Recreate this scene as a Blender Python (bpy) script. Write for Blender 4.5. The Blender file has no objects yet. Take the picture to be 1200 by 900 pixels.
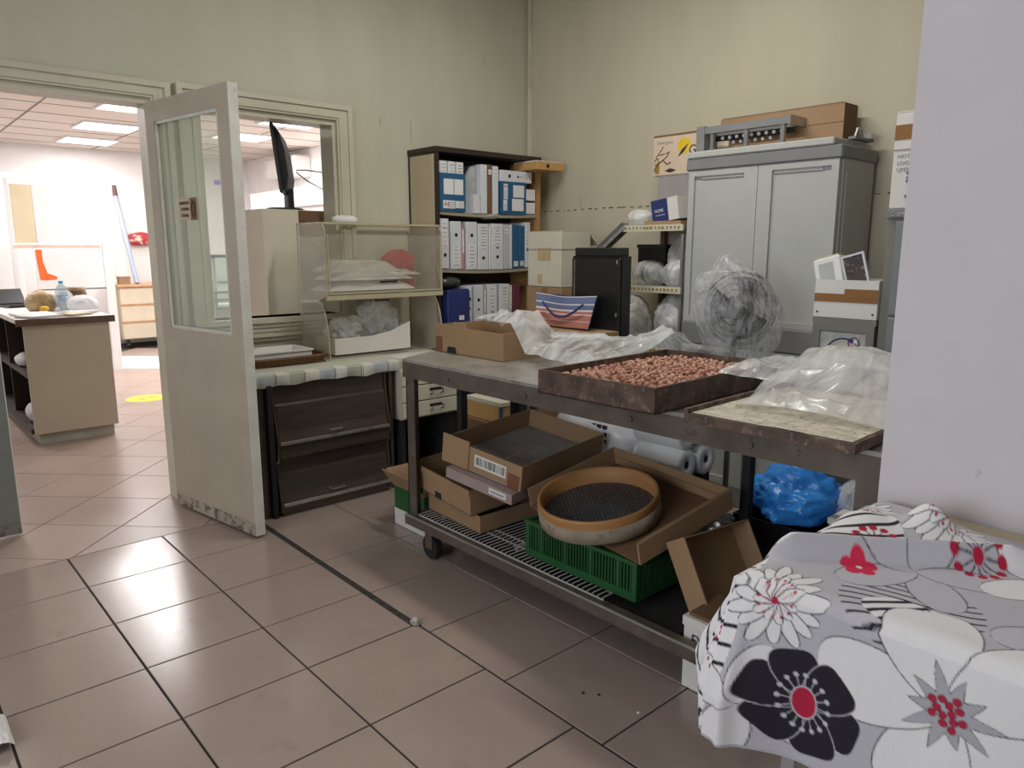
import bpy, bmesh, math, random
import numpy as np
from mathutils import Vector, Matrix, noise
PI = math.pi
random.seed(7)
SC = bpy.context.scene
COL = SC.collection

# ---------------------------------------------------------------- camera
cam_d = bpy.data.cameras.new('camera'); cam = bpy.data.objects.new('camera', cam_d); COL.objects.link(cam)
cam_d.sensor_width = 36.0; cam_d.lens = 861.15/1200*36.0; cam_d.clip_start = 0.05; cam_d.clip_end = 60
cam.location = (0, 0, 1.38)
cam.rotation_euler = (PI/2-0.182157, 0.0, -0.729349)
SC.camera = cam

# ---------------------------------------------------------------- world, lights, exposure
SC.view_settings.view_transform = 'Standard'; SC.view_settings.look = 'None'
SC.view_settings.gamma = 1.0; SC.view_settings.use_curve_mapping = False
SC.view_settings.exposure = 0.16
W = bpy.data.worlds.new('sky'); SC.world = W; W.use_nodes = True
W.node_tree.nodes['Background'].inputs[0].default_value = (0.75, 0.85, 1.0, 1)
W.node_tree.nodes['Background'].inputs[1].default_value = 1.0

def area(name, loc, rot, sx, sy, power, color=(1, 1, 1), spread=PI):
    d = bpy.data.lights.new(name, 'AREA'); d.shape = 'RECTANGLE'; d.size = sx; d.size_y = sy
    d.energy = power; d.color = color; d.spread = spread
    o = bpy.data.objects.new(name, d); o.location = loc; o.rotation_euler = rot; COL.objects.link(o)
    return o
# daylight through the window behind the photographer, fluorescent battens overhead
area('window_daylight', (-2.55, 0.9, 1.75), (0, -PI/2, 0), 1.5, 2.2, 60, (0.90, 0.92, 1.0))
area('ceiling_lamp_light', (2.45, 2.3, 3.13), (0, 0, 0), 0.16, 1.2, 28, (1.0, 0.96, 0.88))
area('ceiling_lamp_light', (0.1, 1.6, 3.13), (0, 0, 0), 0.16, 1.2, 7, (1.0, 0.97, 0.90))
BACK_LIGHTS = [(2.3, 6.6), (2.3, 8.1), (2.4, 9.6), (2.5, 11.0), (3.85, 6.5), (3.85, 7.9), (3.85, 9.3), (0.3, 7.5), (0.3, 9.9)]
for i, (x, y) in enumerate(BACK_LIGHTS):
    area('ceiling_panel_light', (x, y, 2.722), (0, 0, 0), 0.56, 0.56, 24, (1.0, 0.95, 0.95))

# ---------------------------------------------------------------- materials
MATS = {}
def nd(nt, t, **k):
    n = nt.nodes.new(t)
    for a, b in k.items(): setattr(n, a, b)
    return n
def lk(nt, a, b): nt.links.new(a, b)
def mat(name, c, rough=0.6, metal=0.0, var=0.12, scale=6.0, bump=0.0, bscale=60.0, c2=None, thr=None, spec=0.5, stretch=None, dirt=None):
    """procedural surface: base colour with noise variation, optional second colour patches, fine bump"""
    if name in MATS: return MATS[name]
    m = bpy.data.materials.new(name); m.use_nodes = True; nt = m.node_tree
    b = nt.nodes['Principled BSDF']
    b.inputs['Roughness'].default_value = rough; b.inputs['Metallic'].default_value = metal
    b.inputs['Specular IOR Level'].default_value = spec
    tc = nd(nt, 'ShaderNodeTexCoord'); mp = nd(nt, 'ShaderNodeMapping')
    if stretch: mp.inputs['Scale'].default_value = stretch
    lk(nt, tc.outputs['Object'], mp.inputs['Vector'])
    nz = nd(nt, 'ShaderNodeTexNoise'); nz.inputs['Scale'].default_value = scale; nz.inputs['Detail'].default_value = 6
    lk(nt, mp.outputs[0], nz.inputs['Vector'])
    rp = nd(nt, 'ShaderNodeValToRGB')
    lo = [max(0, v*(1-var)) for v in c]; hi = [min(1, v*(1+var)) for v in c]
    rp.color_ramp.elements[0].position = 0.3; rp.color_ramp.elements[1].position = 0.7
    rp.color_ramp.elements[0].color = (*lo, 1); rp.color_ramp.elements[1].color = (*hi, 1)
    lk(nt, nz.outputs['Fac'], rp.inputs[0])
    out = rp.outputs[0]
    if c2:
        n2 = nd(nt, 'ShaderNodeTexNoise'); n2.inputs['Scale'].default_value = scale*2.3; n2.inputs['Detail'].default_value = 8
        n2.inputs['Roughness'].default_value = 0.7
        lk(nt, mp.outputs[0], n2.inputs['Vector'])
        r2 = nd(nt, 'ShaderNodeValToRGB'); t = thr or 0.6
        r2.color_ramp.elements[0].position = t-0.04; r2.color_ramp.elements[1].position = t+0.05
        lk(nt, n2.outputs['Fac'], r2.inputs[0])
        mx = nd(nt, 'ShaderNodeMix', data_type='RGBA')
        lk(nt, r2.outputs[0], mx.inputs[0]); lk(nt, out, mx.inputs[6]); mx.inputs[7].default_value = (*c2, 1)
        out = mx.outputs[2]
    lk(nt, out, b.inputs['Base Color'])
    if bump:
        n3 = nd(nt, 'ShaderNodeTexNoise'); n3.inputs['Scale'].default_value = bscale; n3.inputs['Detail'].default_value = 4
        lk(nt, mp.outputs[0], n3.inputs['Vector'])
        bp = nd(nt, 'ShaderNodeBump'); bp.inputs['Strength'].default_value = bump; bp.inputs['Distance'].default_value = 0.01
        lk(nt, n3.outputs['Fac'], bp.inputs['Height']); lk(nt, bp.outputs[0], b.inputs['Normal'])
    MATS[name] = m
    return m
def emit(name, c, s):
    if name in MATS: return MATS[name]
    m = bpy.data.materials.new(name); m.use_nodes = True; nt = m.node_tree; nt.nodes.clear()
    e = nd(nt, 'ShaderNodeEmission'); e.inputs[0].default_value = (*c, 1); e.inputs[1].default_value = s
    o = nd(nt, 'ShaderNodeOutputMaterial'); lk(nt, e.outputs[0], o.inputs[0]); MATS[name] = m; return m
def film(name, lo=0.3, hi=0.75, tint=(0.9, 0.92, 0.93), scale=7.0, rough=0.18, bump=0.3, stretch=(0.6, 2.2, 1.0)):
    """thin plastic film: partly clear, partly milky, glossy creases"""
    if name in MATS: return MATS[name]
    m = bpy.data.materials.new(name); m.use_nodes = True; nt = m.node_tree; nt.nodes.clear()
    tc = nd(nt, 'ShaderNodeTexCoord')
    nz = nd(nt, 'ShaderNodeTexNoise'); nz.inputs['Scale'].default_value = scale; nz.inputs['Detail'].default_value = 7
    nz.inputs['Distortion'].default_value = 1.2
    mp = nd(nt, 'ShaderNodeMapping'); mp.inputs['Scale'].default_value = stretch; mp.inputs['Rotation'].default_value = (0.3, 0.2, 0.5)
    lk(nt, tc.outputs['Object'], mp.inputs['Vector']); lk(nt, mp.outputs[0], nz.inputs['Vector'])
    mr = nd(nt, 'ShaderNodeMapRange'); mr.inputs[1].default_value = 0.35; mr.inputs[2].default_value = 0.65
    mr.inputs[3].default_value = lo; mr.inputs[4].default_value = hi
    lk(nt, nz.outputs['Fac'], mr.inputs[0])
    bp = nd(nt, 'ShaderNodeBump'); bp.inputs['Strength'].default_value = bump; bp.inputs['Distance'].default_value = 0.02
    lk(nt, nz.outputs['Fac'], bp.inputs['Height'])
    tr = nd(nt, 'ShaderNodeBsdfTransparent'); tr.inputs[0].default_value = (0.97, 0.97, 0.97, 1)
    pb = nd(nt, 'ShaderNodeBsdfPrincipled'); pb.inputs['Base Color'].default_value = (*tint, 1); pb.inputs['Roughness'].default_value = rough
    lk(nt, bp.outputs[0], pb.inputs['Normal'])
    tl = nd(nt, 'ShaderNodeBsdfTranslucent'); tl.inputs[0].default_value = (*tint, 1)
    m1 = nd(nt, 'ShaderNodeMixShader'); m1.inputs[0].default_value = 0.25
    lk(nt, pb.outputs[0], m1.inputs[1]); lk(nt, tl.outputs[0], m1.inputs[2])
    m2 = nd(nt, 'ShaderNodeMixShader'); lk(nt, mr.outputs[0], m2.inputs[0]); lk(nt, tr.outputs[0], m2.inputs[1]); lk(nt, m1.outputs[0], m2.inputs[2])
    o = nd(nt, 'ShaderNodeOutputMaterial'); lk(nt, m2.outputs[0], o.inputs[0]); MATS[name] = m; return m
def glass(name, haze=0.06, tint=(0.92, 0.97, 0.94), hazec=(0.8, 0.78, 0.68)):
    if name in MATS: return MATS[name]
    m = bpy.data.materials.new(name); m.use_nodes = True; nt = m.node_tree; nt.nodes.clear()
    tr = nd(nt, 'ShaderNodeBsdfTransparent'); tr.inputs[0].default_value = (*tint, 1)
    gl = nd(nt, 'ShaderNodeBsdfGlossy'); gl.inputs['Roughness'].default_value = 0.02
    fr = nd(nt, 'ShaderNodeFresnel'); ge = nd(nt, 'ShaderNodeNewGeometry'); io = nd(nt, 'ShaderNodeMapRange')
    io.inputs[3].default_value = 1.5; io.inputs[4].default_value = 1/1.5       # same reflectance from inside the sheet
    lk(nt, ge.outputs['Backfacing'], io.inputs[0]); lk(nt, io.outputs[0], fr.inputs[0])
    m1 = nd(nt, 'ShaderNodeMixShader'); lk(nt, fr.outputs[0], m1.inputs[0]); lk(nt, tr.outputs[0], m1.inputs[1]); lk(nt, gl.outputs[0], m1.inputs[2])
    df = nd(nt, 'ShaderNodeBsdfDiffuse'); df.inputs[0].default_value = (*hazec, 1)
    tc = nd(nt, 'ShaderNodeTexCoord'); nz = nd(nt, 'ShaderNodeTexNoise'); nz.inputs['Scale'].default_value = 5; nz.inputs['Detail'].default_value = 6
    lk(nt, tc.outputs['Object'], nz.inputs['Vector'])
    mr = nd(nt, 'ShaderNodeMapRange'); mr.inputs[3].default_value = haze*0.5; mr.inputs[4].default_value = haze*1.5
    lk(nt, nz.outputs['Fac'], mr.inputs[0])
    m2 = nd(nt, 'ShaderNodeMixShader'); lk(nt, mr.outputs[0], m2.inputs[0]); lk(nt, m1.outputs[0], m2.inputs[1]); lk(nt, df.outputs[0], m2.inputs[2])
    o = nd(nt, 'ShaderNodeOutputMaterial'); lk(nt, m2.outputs[0], o.inputs[0]); MATS[name] = m; return m
def printed(name, rough=0.85, grain=0.06):
    """flat print held in the mesh's colour attribute, with a light weave over it"""
    if name in MATS: return MATS[name]
    m = bpy.data.materials.new(name); m.use_nodes = True; nt = m.node_tree; b = nt.nodes['Principled BSDF']
    b.inputs['Roughness'].default_value = rough; b.inputs['Specular IOR Level'].default_value = 0.2
    at = nd(nt, 'ShaderNodeAttribute', attribute_name='print')
    tc = nd(nt, 'ShaderNodeTexCoord'); nz = nd(nt, 'ShaderNodeTexNoise'); nz.inputs['Scale'].default_value = 220
    lk(nt, tc.outputs['Object'], nz.inputs['Vector'])
    mr = nd(nt, 'ShaderNodeMapRange'); mr.inputs[3].default_value = 1-grain; mr.inputs[4].default_value = 1+grain
    lk(nt, nz.outputs['Fac'], mr.inputs[0])
    mx = nd(nt, 'ShaderNodeVectorMath', operation='MULTIPLY'); lk(nt, at.outputs['Color'], mx.inputs[0]); lk(nt, mr.outputs[0], mx.inputs[1])
    lk(nt, mx.outputs[0], b.inputs['Base Color']); MATS[name] = m; return m

M_wall = mat('cream_plaster', (0.555, 0.54, 0.425), 0.75, var=0.06, scale=2.6, stretch=(1.4, 1.4, 0.35), bump=0.12, bscale=9, c2=(0.46, 0.44, 0.34), thr=0.68)
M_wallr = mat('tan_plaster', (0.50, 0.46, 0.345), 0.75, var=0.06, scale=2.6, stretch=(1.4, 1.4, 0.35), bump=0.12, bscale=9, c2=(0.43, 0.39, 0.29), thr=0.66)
M_wallb = mat('white_plaster', (0.85, 0.83, 0.82), 0.7, var=0.03)
M_col = mat('lilac_plaster', (0.63, 0.59, 0.615), 0.7, var=0.025, scale=9, c2=(0.40, 0.35, 0.37), thr=0.725, bump=0.06, bscale=30)
M_trim = mat('cream_gloss_paint', (0.58, 0.55, 0.43), 0.4, var=0.08, scale=5, c2=(0.40, 0.36, 0.26), thr=0.70)
M_door = mat('door_paint', (0.46, 0.40, 0.32), 0.45, var=0.07, scale=4, c2=(0.36, 0.30, 0.23), thr=0.68)
M_dooredge = mat('door_edge_paint', (0.66, 0.65, 0.60), 0.5, var=0.1, scale=8, c2=(0.35, 0.30, 0.24), thr=0.66)
M_doordark = mat('door_paint_shaded', (0.20, 0.205, 0.185), 0.45, var=0.06)  # closed leaf of the same double door, its shade put into the colour
M_grout = mat('dark_grout', (0.035, 0.03, 0.028), 0.9, var=0.3)
M_groutb = mat('grey_grout', (0.055, 0.042, 0.035), 0.9, var=0.2)
M_dirt = mat('packed_dirt', (0.03, 0.027, 0.025), 0.9, var=0.5, scale=40, bump=0.8, bscale=80)
M_tile = mat('beige_floor_tile', (0.335, 0.265, 0.23), 0.21, spec=1.0, var=0.05, scale=3, c2=(0.305, 0.241, 0.21), thr=0.60, bump=0.03, bscale=40)
M_tileb = mat('beige_floor_tile_back', (0.42, 0.32, 0.275), 0.3, var=0.05, scale=3)
M_ceil = mat('ceiling_white', (0.75, 0.73, 0.68), 0.8, var=0.03)
M_ctile = mat('ceiling_tile_board', (0.80, 0.70, 0.63), 0.85, var=0.03, scale=12, bump=0.2, bscale=150)
M_lamp = emit('lit_panel', (1.0, 0.98, 0.97), 3.0)
M_white = mat('white_plastic', (0.80, 0.80, 0.79), 0.4, var=0.03)
M_offwhite = mat('off_white_laminate', (0.72, 0.70, 0.65), 0.45, var=0.04)
M_beigelam = mat('beige_laminate', (0.66, 0.60, 0.49), 0.5, var=0.05, scale=4)
M_black = mat('black_plastic', (0.012, 0.012, 0.013), 0.35, var=0.2)
M_blackmat = mat('black_matte', (0.016, 0.015, 0.015), 0.8, var=0.3)
M_brown = mat('dark_brown_laminate', (0.026, 0.016, 0.013), 0.5, var=0.25, stretch=(1, 1, 8))
M_edgebrown = mat('brown_edge_band', (0.12, 0.07, 0.05), 0.5, var=0.25, scale=20)
M_woodlight = mat('pale_wood_laminate', (0.50, 0.42, 0.29), 0.5, var=0.06, scale=5, stretch=(4, 4, 0.5))
M_woodorange = mat('orange_wood', (0.42, 0.23, 0.09), 0.5, var=0.12, scale=5, stretch=(4, 4, 0.5))
M_card = mat('brown_cardboard', (0.33, 0.21, 0.115), 0.85, var=0.07, scale=4)
M_cardin = mat('cardboard_inside', (0.27, 0.18, 0.105), 0.88, var=0.07, scale=4)
M_carddk = mat('dark_cardboard', (0.17, 0.095, 0.05), 0.85, var=0.1, scale=4)
M_tape = mat('brown_parcel_tape', (0.27, 0.13, 0.045), 0.3, var=0.1)
M_cream = mat('cream_carton', (0.58, 0.55, 0.44), 0.7, var=0.05)
M_paper = mat('white_paper', (0.74, 0.74, 0.74), 0.7, var=0.04)
M_carton = mat('white_carton', (0.70, 0.69, 0.65), 0.65, var=0.04)
M_binder = mat('white_binder_board', (0.66, 0.68, 0.72), 0.45, var=0.04)
M_ink = mat('printing_ink', (0.03, 0.03, 0.04), 0.7, var=0.1)
M_inkgrey = mat('grey_ink', (0.30, 0.31, 0.36), 0.7, var=0.15)
M_inkred = mat('red_ink', (0.45, 0.05, 0.05), 0.7, var=0.1)
M_blue = mat('petrol_blue_card', (0.015, 0.10, 0.22), 0.55, var=0.1)
M_navy = mat('navy_card', (0.02, 0.035, 0.15), 0.55, var=0.12)
M_red = mat('red_plastic', (0.50, 0.03, 0.03), 0.4, var=0.1)
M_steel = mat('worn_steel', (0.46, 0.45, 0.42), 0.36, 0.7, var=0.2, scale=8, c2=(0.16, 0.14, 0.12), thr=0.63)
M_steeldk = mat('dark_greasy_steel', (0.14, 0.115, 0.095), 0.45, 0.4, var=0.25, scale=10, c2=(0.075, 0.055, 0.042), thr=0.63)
M_alu = mat('aluminium', (0.45, 0.45, 0.46), 0.35, 0.9, var=0.1)
M_bread = mat('brown_stainless', (0.13, 0.105, 0.085), 0.3, 0.6, var=0.15, scale=6, stretch=(0.6, 1, 5), c2=(0.09, 0.07, 0.06), thr=0.62)
M_chrome = mat('chrome', (0.6, 0.6, 0.6), 0.2, 1.0, var=0.05)
M_tray = mat('baked_tray_metal', (0.095, 0.06, 0.045), 0.6, 0.2, var=0.5, scale=18, c2=(0.21, 0.165, 0.125), thr=0.59, bump=0.3, bscale=50)
M_board = mat('floury_board', (0.58, 0.54, 0.44), 0.8, var=0.20, scale=26, c2=(0.22, 0.17, 0.11), thr=0.585)
M_flour = mat('flour', (0.75, 0.70, 0.58), 0.9, var=0.08)
M_nut = mat('roasted_nut', (0.36, 0.15, 0.10), 0.65, var=0.35, scale=70)
M_green = mat('green_crate_plastic', (0.016, 0.092, 0.027), 0.45, var=0.1)
M_sievewood = mat('bent_wood', (0.40, 0.20, 0.07), 0.55, var=0.15, scale=5, stretch=(1, 1, 6))
M_sievedirty = mat('floury_wood', (0.32, 0.26, 0.19), 0.8, var=0.2, scale=14, c2=(0.14, 0.10, 0.065), thr=0.60)
M_keter = mat('light_grey_resin', (0.43, 0.44, 0.425), 0.5, var=0.03, bump=0.08, bscale=120)
M_keterdk = mat('mid_grey_resin', (0.20, 0.205, 0.21), 0.55, var=0.05)
M_filecab = mat('grey_green_steel', (0.20, 0.22, 0.215), 0.45, 0.1, var=0.05)
M_filedk = mat('grey_brown_steel', (0.20, 0.19, 0.165), 0.5, 0.1, var=0.07)
M_wicker = mat('brown_wicker', (0.16, 0.075, 0.03), 0.6, var=0.4, scale=80, bump=0.6, bscale=120)
M_acryl = glass('old_acrylic', 0.10, (0.985, 0.98, 0.955), (0.72, 0.69, 0.60))
M_acryledge = mat('yellowed_acrylic_edge', (0.50, 0.45, 0.30), 0.35, var=0.1)
M_glass = glass('door_glass', 0.13, (0.94, 0.98, 0.95), (0.66, 0.72, 0.63))  # pale green haze colour stands in for the room's reflection on the pane
M_glassb = glass('display_glass', 0.04, (0.88, 0.95, 0.93), (0.7, 0.75, 0.75))
M_film = film('clear_film', 0.26, 0.70, rough=0.12)
M_filmw = film('milky_film', 0.40, 0.78, (0.90, 0.91, 0.91), 6.0)
M_filmfan = film('fan_film', 0.05, 0.54, (0.80, 0.82, 0.83), 9.0, 0.15, stretch=(3.0, 0.7, 1.0))
M_filmblue = film('blue_film', 0.80, 0.97, (0.06, 0.36, 0.92), 6.0, 0.25)
M_filmwhite = film('white_bag_film', 0.8, 0.95, (0.92, 0.93, 0.95), 6.0, 0.3)
M_filmgrey = film('grey_bag_film', 0.45, 0.8, (0.82, 0.82, 0.80), 6.0, 0.2)
M_print = printed('printed_fabric')
M_printcard = printed('printed_card', 0.55, 0.03)
M_yellow = mat('yellow_vinyl', (0.85, 0.70, 0.03), 0.5, var=0.05)
M_orange = mat('orange_vinyl', (0.80, 0.15, 0.03), 0.5, var=0.2, scale=15)
M_roll = mat('white_tissue', (0.86, 0.87, 0.85), 0.85, var=0.04)
M_greycard = mat('grey_card', (0.30, 0.28, 0.27), 0.8, var=0.1)
M_pinkcard = mat('dusty_pink_carton', (0.34, 0.25, 0.24), 0.75, var=0.08)
M_orangecard = mat('orange_carton', (0.52, 0.31, 0.11), 0.7, var=0.08)
M_poster = mat('peach_carton', (0.60, 0.47, 0.36), 0.6, var=0.05)
M_aircon = mat('white_appliance', (0.78, 0.76, 0.74), 0.4, var=0.03)
M_bluegrey = mat('blue_grey_pole', (0.36, 0.43, 0.55), 0.4, var=0.06)
M_bottle = glass('bottle_plastic', 0.25, (0.85, 0.92, 0.95), (0.5, 0.6, 0.65))

# ---------------------------------------------------------------- mesh helpers
def bm_new(): return bmesh.new()
def box(bm, x0, x1, y0, y1, z0, z1, M=None):
    vs = [bm.verts.new((x, y, z)) for z in (z0, z1) for y in (y0, y1) for x in (x0, x1)]
    if M is not None:
        for v in vs: v.co = M @ v.co
    for f in ((0, 2, 3, 1), (4, 5, 7, 6), (0, 1, 5, 4), (1, 3, 7, 5), (3, 2, 6, 7), (2, 0, 4, 6)):
        bm.faces.new([vs[i] for i in f])
    return bm
def B(x0, x1, y0, y1, z0, z1): return box(bm_new(), x0, x1, y0, y1, z0, z1)
def bars(*a):
    bm = bm_new()
    for t in a: box(bm, *t)
    return bm
def tube(bm, pts, r, n=8, closed=False):
    pts = [Vector(p) for p in pts]; rings = []
    N = len(pts)
    for i, p in enumerate(pts):
        a = pts[i-1] if (i > 0 or closed) else p
        b = pts[(i+1) % N] if (i < N-1 or closed) else p
        d = (b-a).normalized()
        up = Vector((0, 0, 1)) if abs(d.z) < 0.9 else Vector((1, 0, 0))
        u = d.cross(up).normalized(); v = d.cross(u)
        rr = r[i] if isinstance(r, (list, tuple)) else r
        rings.append([bm.verts.new(p + (u*math.cos(2*PI*k/n) + v*math.sin(2*PI*k/n))*rr) for k in range(n)])
    for i in range(N if closed else N-1):
        A, C = rings[i], rings[(i+1) % N]
        for k in range(n): bm.faces.new((A[k], A[(k+1) % n], C[(k+1) % n], C[k]))
    if not closed:
        bm.faces.new(rings[0][::-1]); bm.faces.new(rings[-1])
    return bm
def T(pts, r, n=8, closed=False): return tube(bm_new(), pts, r, n, closed)
def lathe(prof, n=24, c=(0, 0, 0)):
    bm = bm_new(); rings = []
    for r, z in prof:
        rings.append([bm.verts.new((c[0]+r*math.cos(2*PI*k/n), c[1]+r*math.sin(2*PI*k/n), c[2]+z)) for k in range(n)])
    for A, C in zip(rings, rings[1:]):
        for k in range(n): bm.faces.new((A[k], A[(k+1) % n], C[(k+1) % n], C[k]))
    return bm
def prism(bm, poly, axis, a, b):
    """polygon in the plane across the axis, extruded from a to b"""
    def P(u, v, w): return {'x': (w, u, v), 'y': (u, w, v), 'z': (u, v, w)}[axis]
    A = [bm.verts.new(P(u, v, a)) for u, v in poly]; C = [bm.verts.new(P(u, v, b)) for u, v in poly]
    n = len(poly)
    bm.faces.new(A[::-1]); bm.faces.new(C)
    for i in range(n): bm.faces.new((A[i], A[(i+1) % n], C[(i+1) % n], C[i]))
    return bm
def grid(nu, nv, fn):
    bm = bm_new(); V = [[bm.verts.new(fn(i/(nu-1), j/(nv-1))) for i in range(nu)] for j in range(nv)]
    for j in range(nv-1):
        for i in range(nu-1): bm.faces.new((V[j][i], V[j][i+1], V[j+1][i+1], V[j+1][i]))
    return bm
def xform(bm, M): bmesh.ops.transform(bm, matrix=M, verts=bm.verts); return bm
def obj(name, bm, m, parent=None, smooth=False, bevel=0.0, label=None):
    me = bpy.data.meshes.new(name)
    bmesh.ops.recalc_face_normals(bm, faces=bm.faces)
    if bevel:
        bmesh.ops.bevel(bm, geom=[e for e in bm.edges], offset=bevel, segments=1, affect='EDGES', profile=0.5)
    bm.to_mesh(me); bm.free()
    if smooth:
        for p in me.polygons: p.use_smooth = True
    me.materials.append(m)
    o = bpy.data.objects.new(name, me); COL.objects.link(o)
    if parent is not None: o.parent = parent
    if label: o['label'] = label
    return o
def tag(o, label, cat, group=None, kind=None):
    o['label'] = label; o['category'] = cat
    if group: o['group'] = group
    if kind: o['kind'] = kind
    return o
def thing(name, label, cat, loc=(0, 0, 0), rz=0.0, group=None, M=None):
    o = bpy.data.objects.new(name, None); COL.objects.link(o); o.empty_display_size = 0.05
    if M is not None: o.matrix_world = M
    else: o.location = loc; o.rotation_euler = (0, 0, rz)
    return tag(o, label, cat, group)
def struct(name, bm, m, parent=None, **k):
    o = obj(name, bm, m, parent, **k)
    if parent is None: o['kind'] = 'structure'
    return o
def basis(O, ux, uy):
    ux = Vector(ux).normalized(); uy = Vector(uy); uy = (uy-ux*uy.dot(ux)).normalized(); uz = ux.cross(uy)
    M = Matrix((ux, uy, uz)).transposed().to_4x4(); M.translation = Vector(O); return M
def copy_tree(o, parent=None, **props):
    c = o.copy(); COL.objects.link(c)
    if parent is not None: c.parent = parent
    for k, v in props.items(): c[k] = v
    for ch in list(o.children): copy_tree(ch, c)
    return c
def text(s, size, m, parent, M, name='lettering', depth=0.0006, align='LEFT', xs=1.0):
    cu = bpy.data.curves.new('t', 'FONT'); cu.body = s; cu.size = size; cu.extrude = depth; cu.align_x = align; cu.resolution_u = 3
    t = bpy.data.objects.new('t', cu); COL.objects.link(t)
    me = bpy.data.meshes.new_from_object(t)
    bpy.data.objects.remove(t); bpy.data.curves.remove(cu)
    me.transform(M @ Matrix.Diagonal((xs, 1, 1, 1))); me.materials.clear(); me.materials.append(m)
    o = bpy.data.objects.new(name, me); COL.objects.link(o); o.parent = parent
    return o
def face_mx(O, right, up):      # matrix that puts x along right, y along up, at O
    r = Vector(right).normalized(); u = Vector(up).normalized(); n = r.cross(u)
    M = Matrix((r, u, n)).transposed().to_4x4(); M.translation = Vector(O); return M
FX = lambda O: face_mx(O, (0, -1, 0), (0, 0, 1))      # on a face that looks towards -x
FY = lambda O: face_mx(O, (1, 0, 0), (0, 0, 1))       # on a face that looks towards -y
def fbm(p, o=4):
    s = 0; a = 1
    for i in range(o): s += a*noise.noise(Vector(p)*(2**i)); a *= 0.5
    return s
def crease(p, o=3):
    s = 0; a = 1
    q = Vector(p) + Vector((noise.noise(Vector(p)*1.3), noise.noise(Vector(p)*1.3+Vector((9, 3, 1))), 0))*0.5
    for i in range(o): s += a*(1-2*abs(noise.noise(q*(2.1**i)+Vector((i*7.1, 0, 0))))); a *= 0.5
    return s
def folds(u, v, seed, f=5.0, angs=(0.3, 1.0, 1.9, 2.6)):
    """thin straight creases running in a few directions across a film"""
    t = 0
    for i, a in enumerate(angs):
        a += 0.35*noise.noise(Vector((u*1.1, v*1.1, seed+i*3.1)))
        p = Vector(((u*math.cos(a)+v*math.sin(a))*f, (-u*math.sin(a)+v*math.cos(a))*f*0.22, seed*1.7+i*5.3))
        n = abs(noise.noise(p)); t += max(0.0, 1-4.5*n)*(0.5+0.8*abs(noise.noise(p*0.3+Vector((3, 3, 3)))))
    return t
def bag_bm(c, r, seed=0, sub=5, amp=0.12, freq=2.2, flat=None, M=None):
    """crumpled bag: a ball pushed about by creases, flattened on the surface it lies on"""
    bm = bm_new(); bmesh.ops.create_icosphere(bm, subdivisions=sub, radius=1)
    off = Vector((seed*3.7, seed*1.9, seed*5.3))
    for v in bm.verts:
        n = v.co.copy(); th = math.atan2(n.y, n.x); k = 1 + amp*0.55*crease(n*freq+off, 2) + amp*1.3*noise.noise(n*1.3+off) + amp*0.45*folds(n.x*1.2+n.z, n.y*1.2-n.z*0.6, seed, 3.0)
        p = Vector((n.x*r[0]*k, n.y*r[1]*k, n.z*r[2]*k))
        if M is not None: p = M @ p
        p += Vector(c)
        if flat is not None and p.z < flat: p.z = flat + 0.002*noise.noise(p*30)
        v.co = p
    return bm
def bag(name, label, c, r, m, seed=0, cat='plastic bag', group=None, **k):
    return tag(obj(name, bag_bm(c, r, seed, **k), m, smooth=True), label, cat, group)

# ================================================================ STRUCTURE
YW = 4.15; XW = 3.86; ZC = 3.25
YB = 4.30              # rear face of the wall with door and window
floor = struct('floor', B(-2.6, 4.0, -2.6, 3.672, -0.06, -0.006), M_grout)
floorb = struct('floor.001', B(-1.6, 5.1, 3.672, 12.0, -0.06, -0.006), M_groutb)
def clip(poly, a, b, c):           # keep a*x+b*y >= c
    out = []
    for i in range(len(poly)):
        p, q = poly[i], poly[(i+1) % len(poly)]
        dp, dq = a*p[0]+b*p[1]-c, a*q[0]+b*q[1]-c
        if dp >= 0: out.append(p)
        if dp*dq < 0:
            t = dp/(dp-dq); out.append((p[0]+t*(q[0]-p[0]), p[1]+t*(q[1]-p[1])))
    return out
def area2(p): return 0.5*abs(sum(p[i][0]*p[(i+1) % len(p)][1]-p[(i+1) % len(p)][0]*p[i][1] for i in range(len(p))))
def tile(poly, parent, m, dz=0.0):
    if len(poly) < 3 or area2(poly) < 0.002: return
    bm = bm_new(); cx = sum(p[0] for p in poly)/len(poly); cy = sum(p[1] for p in poly)/len(poly)
    top = [bm.verts.new((p[0]+(cx-p[0])*0.006, p[1]+(cy-p[1])*0.006, dz)) for p in poly]
    mid = [bm.verts.new((p[0], p[1], dz-0.0015)) for p in poly]
    bot = [bm.verts.new((p[0], p[1], -0.0065)) for p in poly]
    n = len(poly); bm.faces.new(top)
    for i in range(n):
        j = (i+1) % n
        bm.faces.new((mid[i], mid[j], top[j], top[i])); bm.faces.new((bot[i], bot[j], mid[j], mid[i]))
    obj('tile', bm, m, parent)
def R4(x0, x1, y0, y1): return [(x0, y0), (x1, y0), (x1, y1), (x0, y1)]
xl = [-0.61, -0.21, 0.186, 0.585, 0.988]
yl = [0.92, 1.325, 1.732, 2.132, 2.488, 2.885, 3.29, 3.672]
yl = [-2.4, -1.99, -1.58, -1.17, -0.76, -0.35, 0.07, 0.49] + yl
for i in range(len(xl)):
    for j in range(len(yl)-1):
        x0 = xl[i]+0.003; x1 = (xl[i+1] if i+1 < len(xl) else (1.405 if yl[j] > 2.1 else 1.425)) - (0.004 if i+1 < len(xl) else 0)
        tile(R4(x0, x1, yl[j]+0.0035, yl[j+1]-0.0035), floor, M_tile, random.uniform(-0.0008, 0))
yr = [1.218-0.411*k for k in range(8, 0, -1)] + [1.218, 1.637, 2.055, 2.47, 2.88, 3.29, 3.672]
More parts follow.
